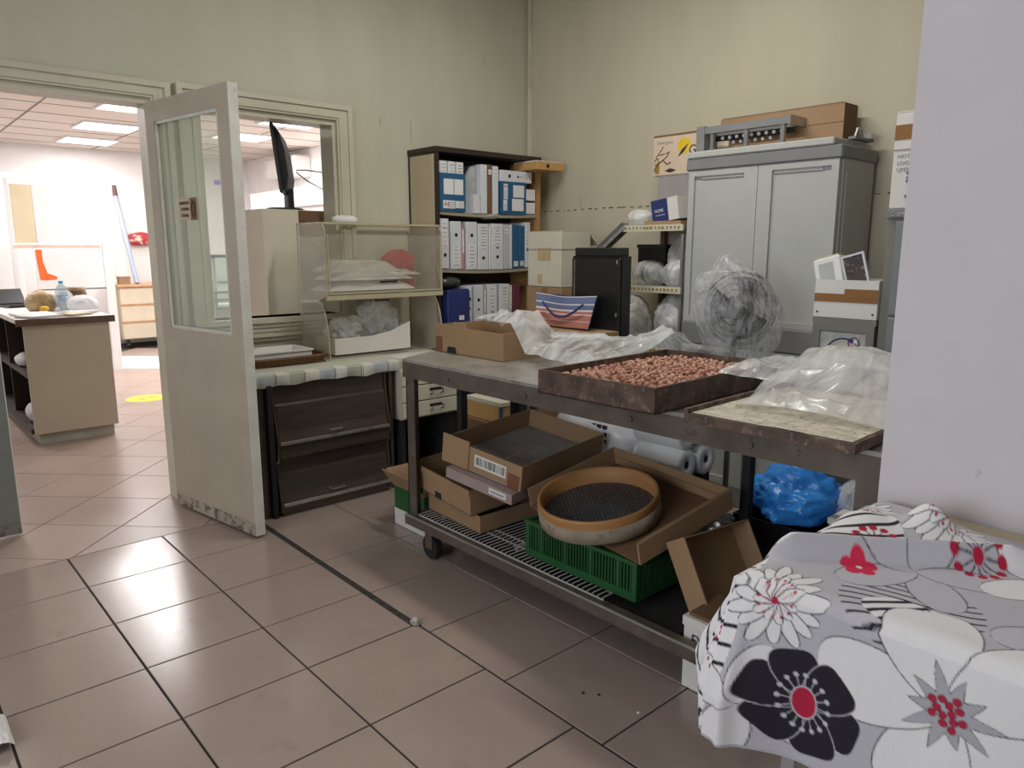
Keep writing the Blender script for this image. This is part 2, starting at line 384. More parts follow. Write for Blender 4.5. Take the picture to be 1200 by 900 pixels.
xr = [1.436, 1.84, 2.25, 2.66, 3.07, 3.48, 3.86]
for i in range(len(xr)-1):
    for j in range(len(yr)-1):
        if yr[j] < -0.9 and xr[i] > 2: continue
        tile(R4(xr[i]+(0 if i == 0 else 0.003), xr[i+1]-0.003, yr[j]+0.003, yr[j+1]-0.003), floor, M_tile, -0.001+random.uniform(-0.0008, 0))
# debris packed into the wide joint
obj('joint_dirt', B(1.404, 1.437, 2.14, 3.66, -0.006, -0.0035), M_dirt, floor)
s2 = math.sqrt(2)
for a in range(-2, 24):
    for b in range(-26, 14):
        p0, p1 = 3.41+0.411*(a-3), 3.41+0.411*(a-2); q0, q1 = -2.17+0.411*b, -2.17+0.411*(b+1)
        g = 0.0024
        P4 = [((p+q)/s2, (p-q)/s2) for p, q in ((p0+g, q0+g), (p1-g, q0+g), (p1-g, q1-g), (p0+g, q1-g))]
        cx = sum(p[0] for p in P4)/4; cy = sum(p[1] for p in P4)/4
        if cx < -0.3 or cx > 3.75 or cy > 11.2 or cy < 3.4 or (cy < 4.2 and cx > 1.6): continue
        if cx > 0.40*cy+0.1 or cx < 0.02*cy-0.2: continue
        P4 = clip(clip(P4, 0, 1, 3.675), 0, -1, -11.88)
        tile(P4, floorb, M_tileb)
# walls, front room
def wall_boxes(*bx):
    bm = bm_new()
    for b in bx: box(bm, *b)
    return bm
DX0, DX1, DZ = -0.26, 1.245, 2.13
WX0, WX1, WZ0, WZ1 = 1.47, 2.285, 0.985, 2.135
struct('wall_back', wall_boxes((-2.6, DX0, YW, YB, 0, ZC), (DX0, DX1, YW, YB, DZ, ZC), (DX1, WX0, YW, YB, 0, ZC),
                               (WX0, WX1, YW, YB, 0, WZ0), (WX0, WX1, YW, YB, WZ1, ZC), (WX1, 4.0, YW, YB, 0, ZC)), M_wall)
struct('wall_right', B(XW, 4.0, -2.6, YW, 0, ZC), M_wallr)
struct('wall_left', wall_boxes((-2.75, -2.6, -2.6, -0.2, 0, ZC), (-2.75, -2.6, 2.0, YB, 0, ZC), (-2.75, -2.6, -0.2, 2.0, 0, 1.0), (-2.75, -2.6, -0.2, 2.0, 2.5, ZC)), M_wall)
w2 = struct('window_2', bars((-2.70, -2.64, -0.2, -0.14, 1.0, 2.5), (-2.70, -2.64, 1.94, 2.0, 1.0, 2.5), (-2.70, -2.64, -0.14, 1.94, 1.0, 1.06), (-2.70, -2.64, -0.14, 1.94, 2.44, 2.5), (-2.70, -2.64, 0.87, 0.93, 1.06, 2.44)), M_trim)
for a, b in ((-0.14, 0.87), (0.93, 1.94)): obj('pane', B(-2.675, -2.669, a, b, 1.06, 2.44), glass('window_glass', 0.05), w2)
struct('wall_front', B(-2.6, 4.0, -2.75, -2.6, 0, ZC), M_wall)
struct('ceiling', B(-2.6, 4.0, -2.6, YB, ZC, ZC+0.1), M_ceil)
struct('wall_column', B(1.715, 2.6, -2.6, 0.648, 0, ZC), M_col)
# wainscot skin on the right wall, with a worn top edge
tr = struct('trim_1', B(XW-0.012, XW, 0.3, 4.13, 0, 1.645), M_wallr)
edge = bm_new()
for k in range(60):
    y = 0.4+k*0.062+random.uniform(-0.01, 0.01); w = random.uniform(0.006, 0.022); z = 1.644+random.uniform(-0.002, 0.003)
    box(edge, XW-0.0155, XW-0.0005, y, y+w*2, z, z+random.uniform(0.003, 0.007))
eo = obj('flaked_edge', edge, mat('dark_stain', (0.09, 0.075, 0.05), 0.9, var=0.3), tr); eo['kind'] = 'stuff'
# conduit in the corner
c = struct('trim_2', B(XW-0.022, XW-0.001, 4.095, 4.122, 0.2, ZC), M_trim)
for z in (2.02, 2.55, 3.0): obj('clip', B(XW-0.026, XW, 4.09, 4.127, z, z+0.02), M_trim, c)
# hairline cracks near the corner
cr = bm_new()
tube(cr, [(XW-0.002, 4.135+0.004*math.sin(k*2.1), 1.9+k*0.09) for k in range(15)], 0.0028, 4)
eo = obj('crack', cr, mat('crack_dark', (0.10, 0.085, 0.06), 0.9), c)
for (x, z, L) in ((0.62, 2.62, 0.10), (0.98, 2.66, 0.09), (2.83, 2.05, 0.14), (2.60, 2.14, 0.05)):
    obj('crack', T([(x+0.003*math.sin(k*2.3), YW-0.0008, z+L*k/6) for k in range(7)], 0.0016, 4), mat('crack_grey', (0.30, 0.28, 0.21), 0.9), c)
# architrave round the double door
def arch(name, x0, x1, z0, z1, w, legs=True, sill=False):
    t = struct(name, bars((x0-w, x1+w, YW-0.022, YW, z1, z1+w)), M_trim)
    obj('moulding', bars((x0-w-0.012, x1+w+0.012, YW-0.034, YW, z1+w-0.028, z1+w)), M_trim, t)
    obj('moulding', bars((x0-0.03, x1+0.03, YW-0.030, YW, z1+0.012, z1+0.030)), M_trim, t)
    obj('jamb', bars((x0, x1, YW, YB, z1-0.03, z1-0.0005)), M_trim, t)
    for s, xx in ((-1, x0), (1, x1)):
        a, b = (xx-w, xx) if s < 0 else (xx, xx+w)
        obj('jamb', bars((a, b, YW-0.022, YW, z0, z1)), M_trim, t)
        a, b = (xx-w-0.012, xx-w+0.016) if s < 0 else (xx+w-0.016, xx+w+0.012)
        obj('moulding', bars((a, b, YW-0.034, YW, z0, z1+w-0.028)), M_trim, t)
        a, b = (xx-0.03, xx-0.012) if s < 0 else (xx+0.012, xx+0.03)
        obj('moulding', bars((a, b, YW-0.030, YW, z0, z1+0.012)), M_trim, t)
        a, b = (xx+0.0005, xx+0.022) if s < 0 else (xx-0.022, xx-0.0005)
        obj('jamb', bars((a, b, YW, YB, z0, z1-0.03)), M_trim, t)
    return t
arch('trim_3', DX0, DX1, 0, DZ, 0.082)
win = arch('window_1', WX0, WX1, WZ0, WZ1, 0.088)
obj('sill', bars((WX0-0.1, WX1+0.1, YW-0.05, YB, WZ0-0.03, WZ0)), M_trim, win)
for k, (d, z) in enumerate(((0.036, 0.93), (0.028, 0.905), (0.036, 0.875))):
    obj('sill_moulding', bars((WX0-0.1, WX1+0.1, YW-d, YW, z, z+0.02)), M_trim, win)
obj('sill_board', bars((WX0-0.1, WX1+0.1, YW-0.018, YW, 0.85, WZ0-0.03)), M_trim, win)

# door leaves
def door_leaf(name, Mx, Lw, H, m, th=0.045, sign=False):
    """leaf in its own frame: x along the width from the hinge, y through the thickness, z up"""
    d = struct(name, bars((0, 0.085, 0, th, 0.015, H), (Lw-0.10, Lw-0.004, 0, th, 0.015, H), (0.085, Lw-0.10, 0, th, H-0.095, H), (0.085, Lw-0.10, 0, th, 0.015, 0.98)), m)
    d.matrix_world = Mx
    obj('edge_strip', B(Lw-0.004, Lw, -0.001, th+0.001, 0.015, H), M_dooredge, d)
    for (a, b, c2, e) in ((0.085, Lw-0.10, 0.98, 0.995), (0.085, Lw-0.10, H-0.11, H-0.095), (0.085, 0.10, 0.98, H-0.095), (Lw-0.115, Lw-0.10, 0.98, H-0.095)):
        obj('glazing_bead', B(a, b, 0.004, 0.012, c2, e), M_dooredge, d)
    obj('pane', B(0.09, Lw-0.105, 0.019, 0.024, 0.985, H-0.1), M_glass, d)
    obj('kick_strip', B(0.0, Lw-0.004, -0.003, 0, 0.015, 0.075), mat('scuffed_' + m.name, (0.42, 0.37, 0.30) if m is M_door else (0.2, 0.2, 0.18), 0.6, var=0.12, scale=9, c2=(0.12, 0.10, 0.08), thr=0.53), d)
    return d
A_ = Vector((1.193, 4.075, 0)); B_ = Vector((1.318, 3.318, 0)); ux = (B_-A_); Lw = ux.length
# local y must point to +x side (away from the camera side)
Mx = basis(A_, ux, Vector((ux.y, -ux.x, 0)) * -1)
dl = door_leaf('door_2', Mx, Lw, 2.09, M_door)
for z in (0.25, 1.05, 1.85):
    obj('hinge', T([(-0.006, 0.05, z), (-0.006, 0.05, z+0.09)], 0.008), M_steel, dl)
# the small two-tone notice stuck to the glass
nt_ = obj('sticker', B(0.235, 0.405, 0.0165, 0.0185, 1.515, 1.62), M_poster, dl, label='cream and brown paper notice stuck on the pane')
obj('brown_panel', B(0.345, 0.405, 0.0155, 0.0165, 1.515, 1.62), mat('notice_brown', (0.20, 0.12, 0.04), 0.7, var=0.2), nt_)
FD = lambda x, z: face_mx((x, 0.0155, z), (1, 0, 0), (0, 0, 1))
text('ΑΠΑΓΟΡΕΥΕΤΑΙ', 0.019, M_ink, nt_, FD(0.244, 1.590), xs=0.62)
text('η είσοδος', 0.024, M_ink, nt_, FD(0.256, 1.562), xs=0.72)
text('& έξοδος', 0.022, M_ink, nt_, FD(0.256, 1.532), xs=0.75)
obj('oval_mark', tube(bm_new(), [(0.375+0.015*math.cos(k*PI/8), 0.015, 1.567+0.036*math.sin(k*PI/8)) for k in range(16)], 0.003, 5, True), M_ink, nt_)
dr = door_leaf('door_1', basis((-0.238, 4.128, 0), (1, 0, 0), (0, 1, 0)), 0.722, 2.09, M_doordark)

# ceiling battens of the front room (out of frame, they carry the light)
for k, (x, y) in enumerate(((2.45, 2.3), (0.1, 1.6))):
    t = thing('ceiling_batten', ('fluorescent ceiling batten above the steel worktable', 'fluorescent ceiling batten above the open floor')[k], 'ceiling light', (x, y, ZC))
    obj('housing', B(-0.07, 0.07, -0.65, 0.65, -0.06, 0), M_white, t, bevel=0.006)
    obj('lamp_tube', T([(0, -0.6, -0.075), (0, 0.6, -0.075)], 0.013, 8), emit('tube_glow', (1, 0.97, 0.9), 4), t)

# ================================================================ BACK ROOM
ZB = 2.75
struct('wall_far', B(-1.6, 5.1, 11.9, 12.0, 0, ZB), M_wallb)
struct('wall_far_right', B(4.95, 5.1, YB, 11.9, 0, ZB), M_wallb)
struct('wall_far_left', B(-1.6, -1.5, YB, 11.9, 0, ZB), M_wallb)
ceilb = struct('ceiling.001', B(-1.6, 5.1, YB, 12.0, ZB+0.012, ZB+0.1), M_ceil)
M_tbar = mat('ceiling_grid', (0.22, 0.16, 0.13), 0.6)
xs_ = [-1.5, -0.85, 0.35, 1.55, 2.75, 3.95, 4.95]; ys_ = [4.3+0.6*k for k in range(13)]+[11.9]
for i in range(len(xs_)-1):
    for j in range(len(ys_)-1):
        a, b2, c2, e = xs_[i]+0.007, xs_[i+1]-0.007, ys_[j]+0.007, ys_[j+1]-0.007
        obj('ceiling_tile', B(a, b2, c2, e, ZB, ZB+0.011), M_ctile, ceilb)
gb = bars(*[(x-0.010, x+0.010, 4.3, 11.9, ZB-0.003, ZB+0.012) for x in xs_[1:-1]], *[(-1.5, 4.95, y-0.010, y+0.010, ZB-0.003, ZB+0.012) for y in ys_[1:-1]])
obj('ceiling_grid', gb, M_tbar, ceilb)
lab = ['lit ceiling panel nearest the doorway in the shop behind', 'lit ceiling panel, second from the doorway', 'lit ceiling panel, third from the doorway', 'lit ceiling panel closest to the far wall',
       'lit ceiling panel right above the wall window', 'lit ceiling panel seen through the window, the nearer one', 'lit ceiling panel seen through the window, the farther one', 'lit ceiling panel above the beige counter', 'lit ceiling panel far left behind the counter']
for (x, y), l in zip(BACK_LIGHTS, lab):
    t = thing('ceiling_panel', l, 'ceiling light', (x, y, ZB), group='lit ceiling panels of the shop behind')
    obj('frame', bars((-0.31, 0.31, -0.31, -0.29, -0.02, 0), (-0.31, 0.31, 0.29, 0.31, -0.02, 0), (-0.31, -0.29, -0.29, 0.29, -0.02, 0), (0.29, 0.31, -0.29, 0.29, -0.02, 0)), M_white, t)
    obj('diffuser', B(-0.29, 0.29, -0.29, 0.29, -0.014, -0.002), M_lamp, t)

# beige counter
t = thing('shop_counter', 'beige laminate counter with a dark-edged top beyond the doorway', 'counter', (0.85, 6.0, 0))
M_cnt = mat('counter_end_panel', (0.50, 0.44, 0.35), 0.5, var=0.05, scale=3)
obj('end_panel', B(0, 0.535, 0, 0.03, 0.085, 0.865), M_cnt, t)
obj('plinth', B(0.03, 0.515, 0.05, 2.4, 0, 0.085), mat('counter_plinth', (0.42, 0.41, 0.36), 0.6, var=0.1), t)
obj('worktop', B(-0.035, 0.56, -0.03, 2.5, 0.868, 0.90), M_offwhite, t)
obj('edge_band', B(-0.045, 0.57, -0.04, -0.03, 0.855, 0.903), M_edgebrown, t)
obj('back_panel', B(0.505, 0.535, 0.03, 2.45, 0.085, 0.865), M_beigelam, t)
obj('base_board', B(-0.02, 0.505, 0.03, 2.45, 0.085, 0.12), M_brown, t)
obj('shelf', B(0, 0.505, 0.03, 2.45, 0.48, 0.50), M_brown, t)
for y in (0.035, 0.85, 1.65, 2.42): obj('divider', B(0.01, 0.505, y, y+0.02, 0.12, 0.865), M_brown, t)
bag('plastic_bag', 'crumpled white bag in the dark open side of the beige counter', (0.93, 6.33, 0.19), (0.07, 0.09, 0.075), M_filmwhite, 3, sub=3, flat=0.125)
bag('paper_bundle', 'white paper bundle on the middle shelf of the beige counter', (0.93, 6.62, 0.545), (0.06, 0.12, 0.05), M_paper, 5, 'paper', sub=3, flat=0.505)
# on the counter
ZT = 0.903
for k, (x, y, w, d, a) in enumerate(((0.99, 6.14, 0.26, 0.2, 0.35), (0.97, 6.36, 0.24, 0.22, 0.1), (1.20, 6.16, 0.20, 0.15, 0.6), (1.28, 6.35, 0.2, 0.16, 0.2))):
    bm = bm_new()
    for q in range(4): xform(box(bm_new(), -w/2, w/2, -d/2, d/2, 0, 0), Matrix()).free()
    for q in range(5): box(bm, -w/2, w/2, -d/2, d/2, q*0.003, q*0.003+0.0024, Matrix.Rotation(random.uniform(-0.12, 0.12), 4, 'Z'))
    o = obj('paper_stack', bm, M_paper if k != 2 else mat('cream_paper', (0.62, 0.55, 0.40), 0.7), None); o.location = (x, y, ZT); o.rotation_euler = (0, 0, a)
    tag(o, ['papers on the counter, nearest its left corner', 'papers on the counter behind the front sheets', 'cream papers at the front middle of the counter', 'papers at the right front of the counter by the bag'][k], 'papers', 'papers on the shop counter')
bag('bread_bag', 'brown and clear bag of bread on the counter', (1.10, 6.75, 0.97), (0.10, 0.10, 0.085), mat('bread_bag', (0.50, 0.36, 0.20), 0.35, var=0.4, scale=14), 8, 'bag', sub=4, flat=ZT)
bag('plastic_bag', 'crumpled white bag at the right end of the counter', (1.335, 6.5, 0.955), (0.10, 0.085, 0.062), M_filmwhite, 9, sub=4, flat=ZT)
t = thing('water_bottle', 'small clear bottle with a blue and white label on the counter', 'bottle', (1.22, 6.62, ZT))
obj('bottle_body', lathe([(0.001, 0.0), (0.045, 0.0), (0.047, 0.05), (0.045, 0.12), (0.047, 0.15), (0.03, 0.19), (0.015, 0.205), (0.015, 0.22)], 16), M_bottle, t, True)
obj('paper_label', lathe([(0.0485, 0.055), (0.0485, 0.115)], 16), mat('bottle_label', (0.45, 0.58, 0.72), 0.5, var=0.3, scale=30), t, True)
obj('cap', lathe([(0.017, 0.212), (0.017, 0.232), (0.001, 0.232)], 12), mat('blue_cap', (0.1, 0.35, 0.6), 0.5), t, True)
bag('fruit', 'small yellow fruit before the bread bag on the counter', (1.09, 6.60, 0.925), (0.035, 0.03, 0.024), mat('yellow_peel', (0.75, 0.45, 0.04), 0.5, var=0.15), 14, 'fruit', sub=3, amp=0.03, flat=ZT)
bag('plastic_bag', 'clear bag between the bottle and the white bag on the counter', (1.27, 6.78, 0.97), (0.06, 0.06, 0.075), M_filmgrey, 15, sub=4, flat=ZT)
t = thing('jar', 'brown lidded jar behind the white bag on the counter', 'jar', (1.36, 6.85, ZT))
obj('body', lathe([(0.001, 0), (0.075, 0), (0.08, 0.03), (0.08, 0.12), (0.07, 0.14)], 18), mat('brown_jar', (0.20, 0.10, 0.05), 0.3, var=0.2), t, True)
obj('lid', lathe([(0.075, 0.14), (0.078, 0.17), (0.001, 0.172)], 18), mat('jar_lid', (0.38, 0.26, 0.16), 0.4), t, True)
t = thing('card_terminal', 'black tilted tray standing on the counter behind the bread bag', 'tray', (1.02, 7.35, ZT), 0.2)
obj('base', B(-0.1, 0.1, -0.12, 0.12, 0, 0.02), M_black, t); xform
obj('back_plate', xform(B(-0.1, 0.1, -0.01, 0.01, 0, 0.14), Matrix.Translation((0, 0.1, 0.02)) @ Matrix.Rotation(-0.6, 4, 'X')), M_black, t)
t = thing('orange_tub', 'small orange tub at the far left of the counter', 'tub', (0.98, 8.1, ZT))
obj('body', lathe([(0.001, 0), (0.05, 0), (0.06, 0.1), (0.001, 0.1)], 14), mat('orange_plastic', (0.8, 0.35, 0.03), 0.4), t, True)
obj('lid', lathe([(0.062, 0.1), (0.062, 0.115), (0.001, 0.118)], 14), mat('yellow_lid', (0.8, 0.55, 0.08), 0.4), t, True)

# tall white partition with a beige strip
t = thing('white_partition', 'tall white panelled partition with a beige strip behind the counter', 'partition', (1.3, 9.3, 0))
obj('panel', B(0.24, 0.86, 0, 0.03, 1.44, 2.04), M_white, t)
obj('panel', B(0.20, 0.82, 0, 0.03, 0.95, 1.36), M_white, t)
obj('panel', B(0.05, 0.235, 0.002, 0.03, 1.44, 2.04), mat('pale_beige_panel', (0.72, 0.62, 0.42), 0.6, var=0.04), t)
obj('rail', B(0.03, 0.84, -0.01, 0.03, 1.385, 1.42), mat('peach_rail', (0.70, 0.50, 0.40), 0.6, var=0.2), t)
obj('post', B(0.0, 0.04, 0, 0.05, 0, 2.1), M_white, t); obj('post', B(0.86, 0.95, 0, 0.05, 0, 2.1), M_white, t)
obj('rail', B(0.2, 0.86, 0.0, 0.03, 0.935, 0.95), mat('dark_rail', (0.15, 0.13, 0.12), 0.5), t)
bt = bm_new()
prism(bt, [(0.21, 1.37), (0.27, 1.37), (0.27, 1.25), (0.30, 1.12), (0.37, 1.09), (0.39, 1.075), (0.385, 1.05), (0.27, 1.045), (0.23, 1.05), (0.22, 1.2)], 'y', -0.004, 0)
obj('boot_sticker', bt, M_orange, t, label='orange-red boot-shaped sticker')
# white leaf far left
t = thing('white_cabinet', 'white cabinet against the far left of the shop behind', 'cabinet', (0.2, 10.4, 0))
obj('body', B(0, 1.35, 0, 0.5, 0, 2.25), M_white, t, bevel=0.01); obj('door', B(0.7, 1.33, -0.02, 0, 0.1, 2.2), M_white, t); obj('door', B(0.02, 0.69, -0.02, 0, 0.1, 2.2), M_white, t)
# wood chest on castors
t = thing('drawer_chest', 'pale wood drawer chest on castors by the far wall', 'drawer chest', (2.75, 11.2, 0))
obj('body', B(0, 0.95, 0.02, 0.55, 0.13, 0.86), mat('pale_chest', (0.66, 0.56, 0.40), 0.5, var=0.05), t)
for k in range(3):
    obj('drawer', B(0.01, 0.94, 0, 0.02, 0.14+k*0.24, 0.36+k*0.24), mat('pale_chest_front', (0.68, 0.60, 0.45), 0.5, var=0.05), t)
    obj('drawer_edge', B(0.0, 0.95, -0.012, 0.0, 0.36+k*0.24, 0.378+k*0.24), mat('orange_edge', (0.55, 0.28, 0.14), 0.5, var=0.15), t)
obj('top', B(-0.02, 0.97, -0.03, 0.57, 0.86, 0.89), mat('orange_wood_top', (0.60, 0.36, 0.2), 0.5, var=0.15), t)
for x in (0.08, 0.85):
    cs = obj('caster', B(x-0.02, x+0.02, 0.06, 0.12, 0.07, 0.13), M_black, t)
    obj('wheel', T([(x-0.015, 0.08, 0.045), (x+0.015, 0.08, 0.045)], 0.044, 12), M_black, cs)
t = thing('small_box', 'small tan box standing on the pale chest', 'box', (2.78, 11.25, 0.89))
obj('body', B(0, 0.14, 0, 0.12, 0, 0.1), M_card, t); obj('lid', B(-0.004, 0.144, -0.004, 0.124, 0.08, 0.108), M_cardin, t)
# pole leaning on the wall
t = thing('broom_pole', 'blue-grey pole leaning on the far wall above the chest', 'pole', (0, 0, 0))
obj('shaft', T([(3.02, 11.3, 0.90), (2.985, 11.86, 2.12)], 0.032, 8), M_bluegrey, t)
obj('tip', T([(2.985, 11.86, 2.12), (2.982, 11.875, 2.27)], [0.034, 0.026], 8), mat('brown_tip', (0.12, 0.06, 0.05), 0.5), t)
# red bag on the wall
bg = bag('red_bag', 'red and white paper bag hanging on the far wall', (3.27, 11.84, 1.52), (0.19, 0.05, 0.085), mat('red_white_bag', (0.45, 0.04, 0.05), 0.5, var=0.2, scale=5, c2=(0.75, 0.6, 0.5), thr=0.56), 2, 'bag', sub=3)
# sheet on the floor, sticker
o = obj('floor_sheet', xform(B(-0.9, 0.9, -0.5, 0.5, 0, 0.006), Matrix.Translation((2.75, 9.55, 0.001)) @ Matrix.Rotation(-0.72, 4, 'Z')), M_white); tag(o, 'large white sheet lying on the far shop floor', 'sheet')
o = obj('floor_sticker', lathe([(0.001, 0.0022), (0.17, 0.0022), (0.172, 0.0005)], 28, (1.94, 7.32, 0)), M_yellow); tag(o, 'round yellow sticker on the shop floor tiles', 'floor sticker')
for k in range(2): obj('footprint', xform(lathe([(0.001, 0.0030), (0.03, 0.0030), (0.031, 0.002)], 12), Matrix.Translation((1.90+0.09*k, 7.30+0.02*k, 0)) @ Matrix.Diagonal((1, 2.0, 1, 1))), mat('sticker_grey', (0.45, 0.40, 0.10), 0.6), o)
# glass display counter seen through the window
t = thing('display_counter', 'glass display counter seen through the wall window', 'display counter', (2.45, 6.8, 0))
obj('base', B(0, 1.3, 0, 0.7, 0, 0.84), M_white, t)
obj('pane', B(0, 1.3, 0, 0.006, 0.86, 1.3), M_glassb, t); obj('pane', B(0, 0.006, 0.006, 0.7, 0.86, 1.3), M_glassb, t)
obj('top', B(-0.01, 1.32, -0.02, 0.7, 1.3, 1.325), mat('dark_top', (0.12, 0.12, 0.13), 0.4), t)
for x in (0.0, 0.55, 1.28): obj('post', B(x, x+0.03, -0.01, 0.02, 0.84, 1.3), M_offwhite, t)
for z in (0.99, 0.92, 0.845): obj('rail', B(-0.01, 1.3, -0.03, 0.0, z-0.012, z+0.008), M_alu, t)
obj('inner_shelf', B(0.02, 1.28, 0.1, 0.6, 1.06, 1.07), M_white, t)
for k in range(6):
    o = bag('snack_pack', ['first orange snack pack from the left on the display counter', 'second orange snack pack from the left on the display counter', 'third orange snack pack from the left on the display counter', 'fourth orange snack pack from the left on the display counter', 'fifth orange snack pack from the left on the display counter', 'last orange snack pack at the right on the display counter'][k], (2.74+0.075*k, 6.95, 1.39), (0.045, 0.05, 0.075), mat('orange_pack', (0.75, 0.30, 0.12), 0.4, var=0.4, scale=20, c2=(0.8, 0.7, 0.5), thr=0.58), 20+k, 'snack pack', 'snack packs on the display counter', sub=2, flat=1.326)
t = thing('white_cupboard', 'white cupboard by the right wall of the shop behind', 'cupboard', (4.33, 7.9, 0))
obj('body', B(0, 0.58, 0, 2.3, 0, 1.9), M_aircon, t); obj('cornice', B(-0.05, 0.6, -0.03, 2.33, 1.9, 2.12), M_white, t)
for k in range(3): obj('door', B(-0.02, 0, 0.04+k*0.76, 0.74+k*0.76, 0.1, 1.86), M_aircon, t, bevel=0.006)
t = thing('air_conditioner', 'white wall air conditioner near the far corner of the shop', 'air conditioner', (4.70, 9.7, 2.36))
obj('body', B(0, 0.25, 0, 0.95, 0, 0.28), M_aircon, t, bevel=0.02); obj('louvre', B(-0.008, 0, 0.05, 0.9, 0.02, 0.07), M_offwhite, t)
o = obj('purple_notice', B(4.42, 4.56, 11.885, 11.90, 2.36, 2.43), mat('violet_sign', (0.35, 0.22, 0.75), 0.5)); tag(o, 'tiny violet notice high on the far shop wall', 'notice')
# tall beige box and brown carton behind the window, monitor on top
t = thing('beige_cabinet', 'tall beige cupboard standing just behind the wall window', 'cupboard', (1.885, 4.335, 0))
obj('body', B(0, 0.42, 0.012, 0.4, 0, 1.615), M_beigelam, t); obj('door', B(0.0, 0.225, 0, 0.012, 0.06, 1.615), mat('beige_front', (0.74, 0.68, 0.56), 0.5, var=0.04), t)
obj('side_front', B(0.228, 0.42, 0, 0.012, 0.06, 1.44), mat('grey_beige_front', (0.40, 0.36, 0.30), 0.5), t)
obj('drawer', B(0.228, 0.42, -0.004, 0.012, 1.46, 1.61), M_carddk, t, label='brown drawer front')
t = thing('monitor', 'black flat monitor seen edge-on on the beige cupboard', 'monitor', (2.08, 4.45, 1.617))
obj('stand_base', xform(lathe([(0.001, 0.015), (0.11, 0.012), (0.12, 0.0), (0.001, 0)], 24), Matrix.Diagonal((1, 0.8, 1, 1))), M_black, t, True)
obj('stand_neck', xform(B(-0.022, 0.022, -0.03, 0.03, 0.01, 0.13), Matrix.Translation((0.03, 0, 0))), M_black, t, bevel=0.006)
Mm = Matrix.Translation((0.02, 0, 0.09)) @ Matrix.Rotation(-0.53, 4, 'Z') @ Matrix.Rotation(-0.10, 4, 'Y')
obj('screen', xform(B(-0.022, 0.0, -0.24, 0.24, 0.0, 0.40), Mm), M_black, t, bevel=0.005)
bk = bm_new(); prism(bk, [(0.0, 0.01), (0.0, 0.39), (0.022, 0.35), (0.04, 0.25), (0.04, 0.10), (0.022, 0.03)], 'y', -0.21, 0.21)
obj('housing', xform(bk, Mm), M_blackmat, t)
t = thing('cable', 'black monitor cable looping to the window jamb', 'cable')
obj('strand', T([(2.16, 4.44, 1.86), (2.22, 4.43, 1.865), (2.30, 4.36, 1.85), (2.325, 4.31, 1.83)], 0.004, 6), M_black, t)
obj('strand', T([(2.16, 4.44, 1.85), (2.22, 4.42, 1.80), (2.30, 4.36, 1.745), (2.325, 4.31, 1.72)], 0.004, 6), M_black, t)
bag('tissue', 'crumpled white tissue on top of the clear display case', (2.235, 3.99, 1.545), (0.075, 0.05, 0.03), M_paper, 4, 'tissue', sub=3, flat=1.527)

# ================================================================ COUNTER ALONG THE BACK WALL
t = thing('bread_cabinet', 'low dark steel cabinet with two tilting lids under the cloth', 'cabinet', (1.46, 3.53, 0))
CW = 0.79
obj('carcass', bars((0.0, 0.03, 0.02, 0.6, 0, 0.70), (CW-0.02, CW, 0.02, 0.6, 0, 0.70), (0.03, CW-0.02, 0.58, 0.6, 0, 0.70), (0.03, CW-0.02, 0.05, 0.58, 0.0, 0.03), (0.03, CW-0.02, 0.02, 0.58, 0.685, 0.70)), M_bread, t)
for x in (0.075, CW-0.05):
    pr = [(0.60, 0.02), (-0.012, 0.02), (-0.014, 0.07), (0.006, 0.18), (0.016, 0.28), (0.0, 0.305), (-0.012, 0.36), (-0.014, 0.40), (0.006, 0.50), (0.022, 0.60), (0.024, 0.685), (0.60, 0.685)]
    obj('cheek', prism(bm_new(), pr, 'x', x, x+0.012), M_bread, t)
def lid(z0, z1, name):
    pts = [(-0.014, 0.0), (0.004, 0.06), (0.010, 0.13), (0.016, 0.19), (0.030, 0.20), (0.034, 0.29)]
    sc = (z1-z0)/0.29
    poly = [(p[0], z0+p[1]*sc) for p in pts] + [(p[0]+0.012, z0+p[1]*sc) for p in pts[::-1]]
    o = obj(name, prism(bm_new(), poly, 'x', 0.09, CW-0.055), M_bread, t)
    obj('lip', B(0.088, CW-0.053, -0.026, -0.008, z0-0.006, z0+0.008), M_steel, o)  # paler metal than the lid, the lip's glint put into its colour
    hz = z0+0.035
    obj('handle', T([(0.36, 0.006, hz), (0.365, -0.022, hz), (0.44, -0.022, hz), (0.445, 0.006, hz)], 0.005, 6), M_chrome, o)
    return o
lid(0.39, 0.685, 'lid'); lid(0.06, 0.30, 'lid')
obj('middle_rail', B(0.088, CW-0.053, -0.010, 0.02, 0.31, 0.38), M_bread, t)
obj('toe_panel', B(0.088, CW-0.053, 0.0, 0.02, 0.0, 0.055), M_bread, t)
obj('gap_shade_strip', B(0.035, 0.06, -0.012, 0.02, 0.0, 0.70), M_blackmat, t)  # black strip put in for the shade of the open gap beside the cheek
t = thing('counter_top', 'long board counter along the back wall by the window', 'counter', (0, 0, 0))
obj('board', B(1.39, 2.72, 3.545, 4.10, 0.715, 0.745), M_offwhite, t)
obj('end_leg', B(1.40, 1.43, 3.57, 4.10, 0, 0.715), M_doordark, t)
obj('end_leg', B(2.695, 2.72, 3.60, 4.10, 0, 0.715), M_brown, t)
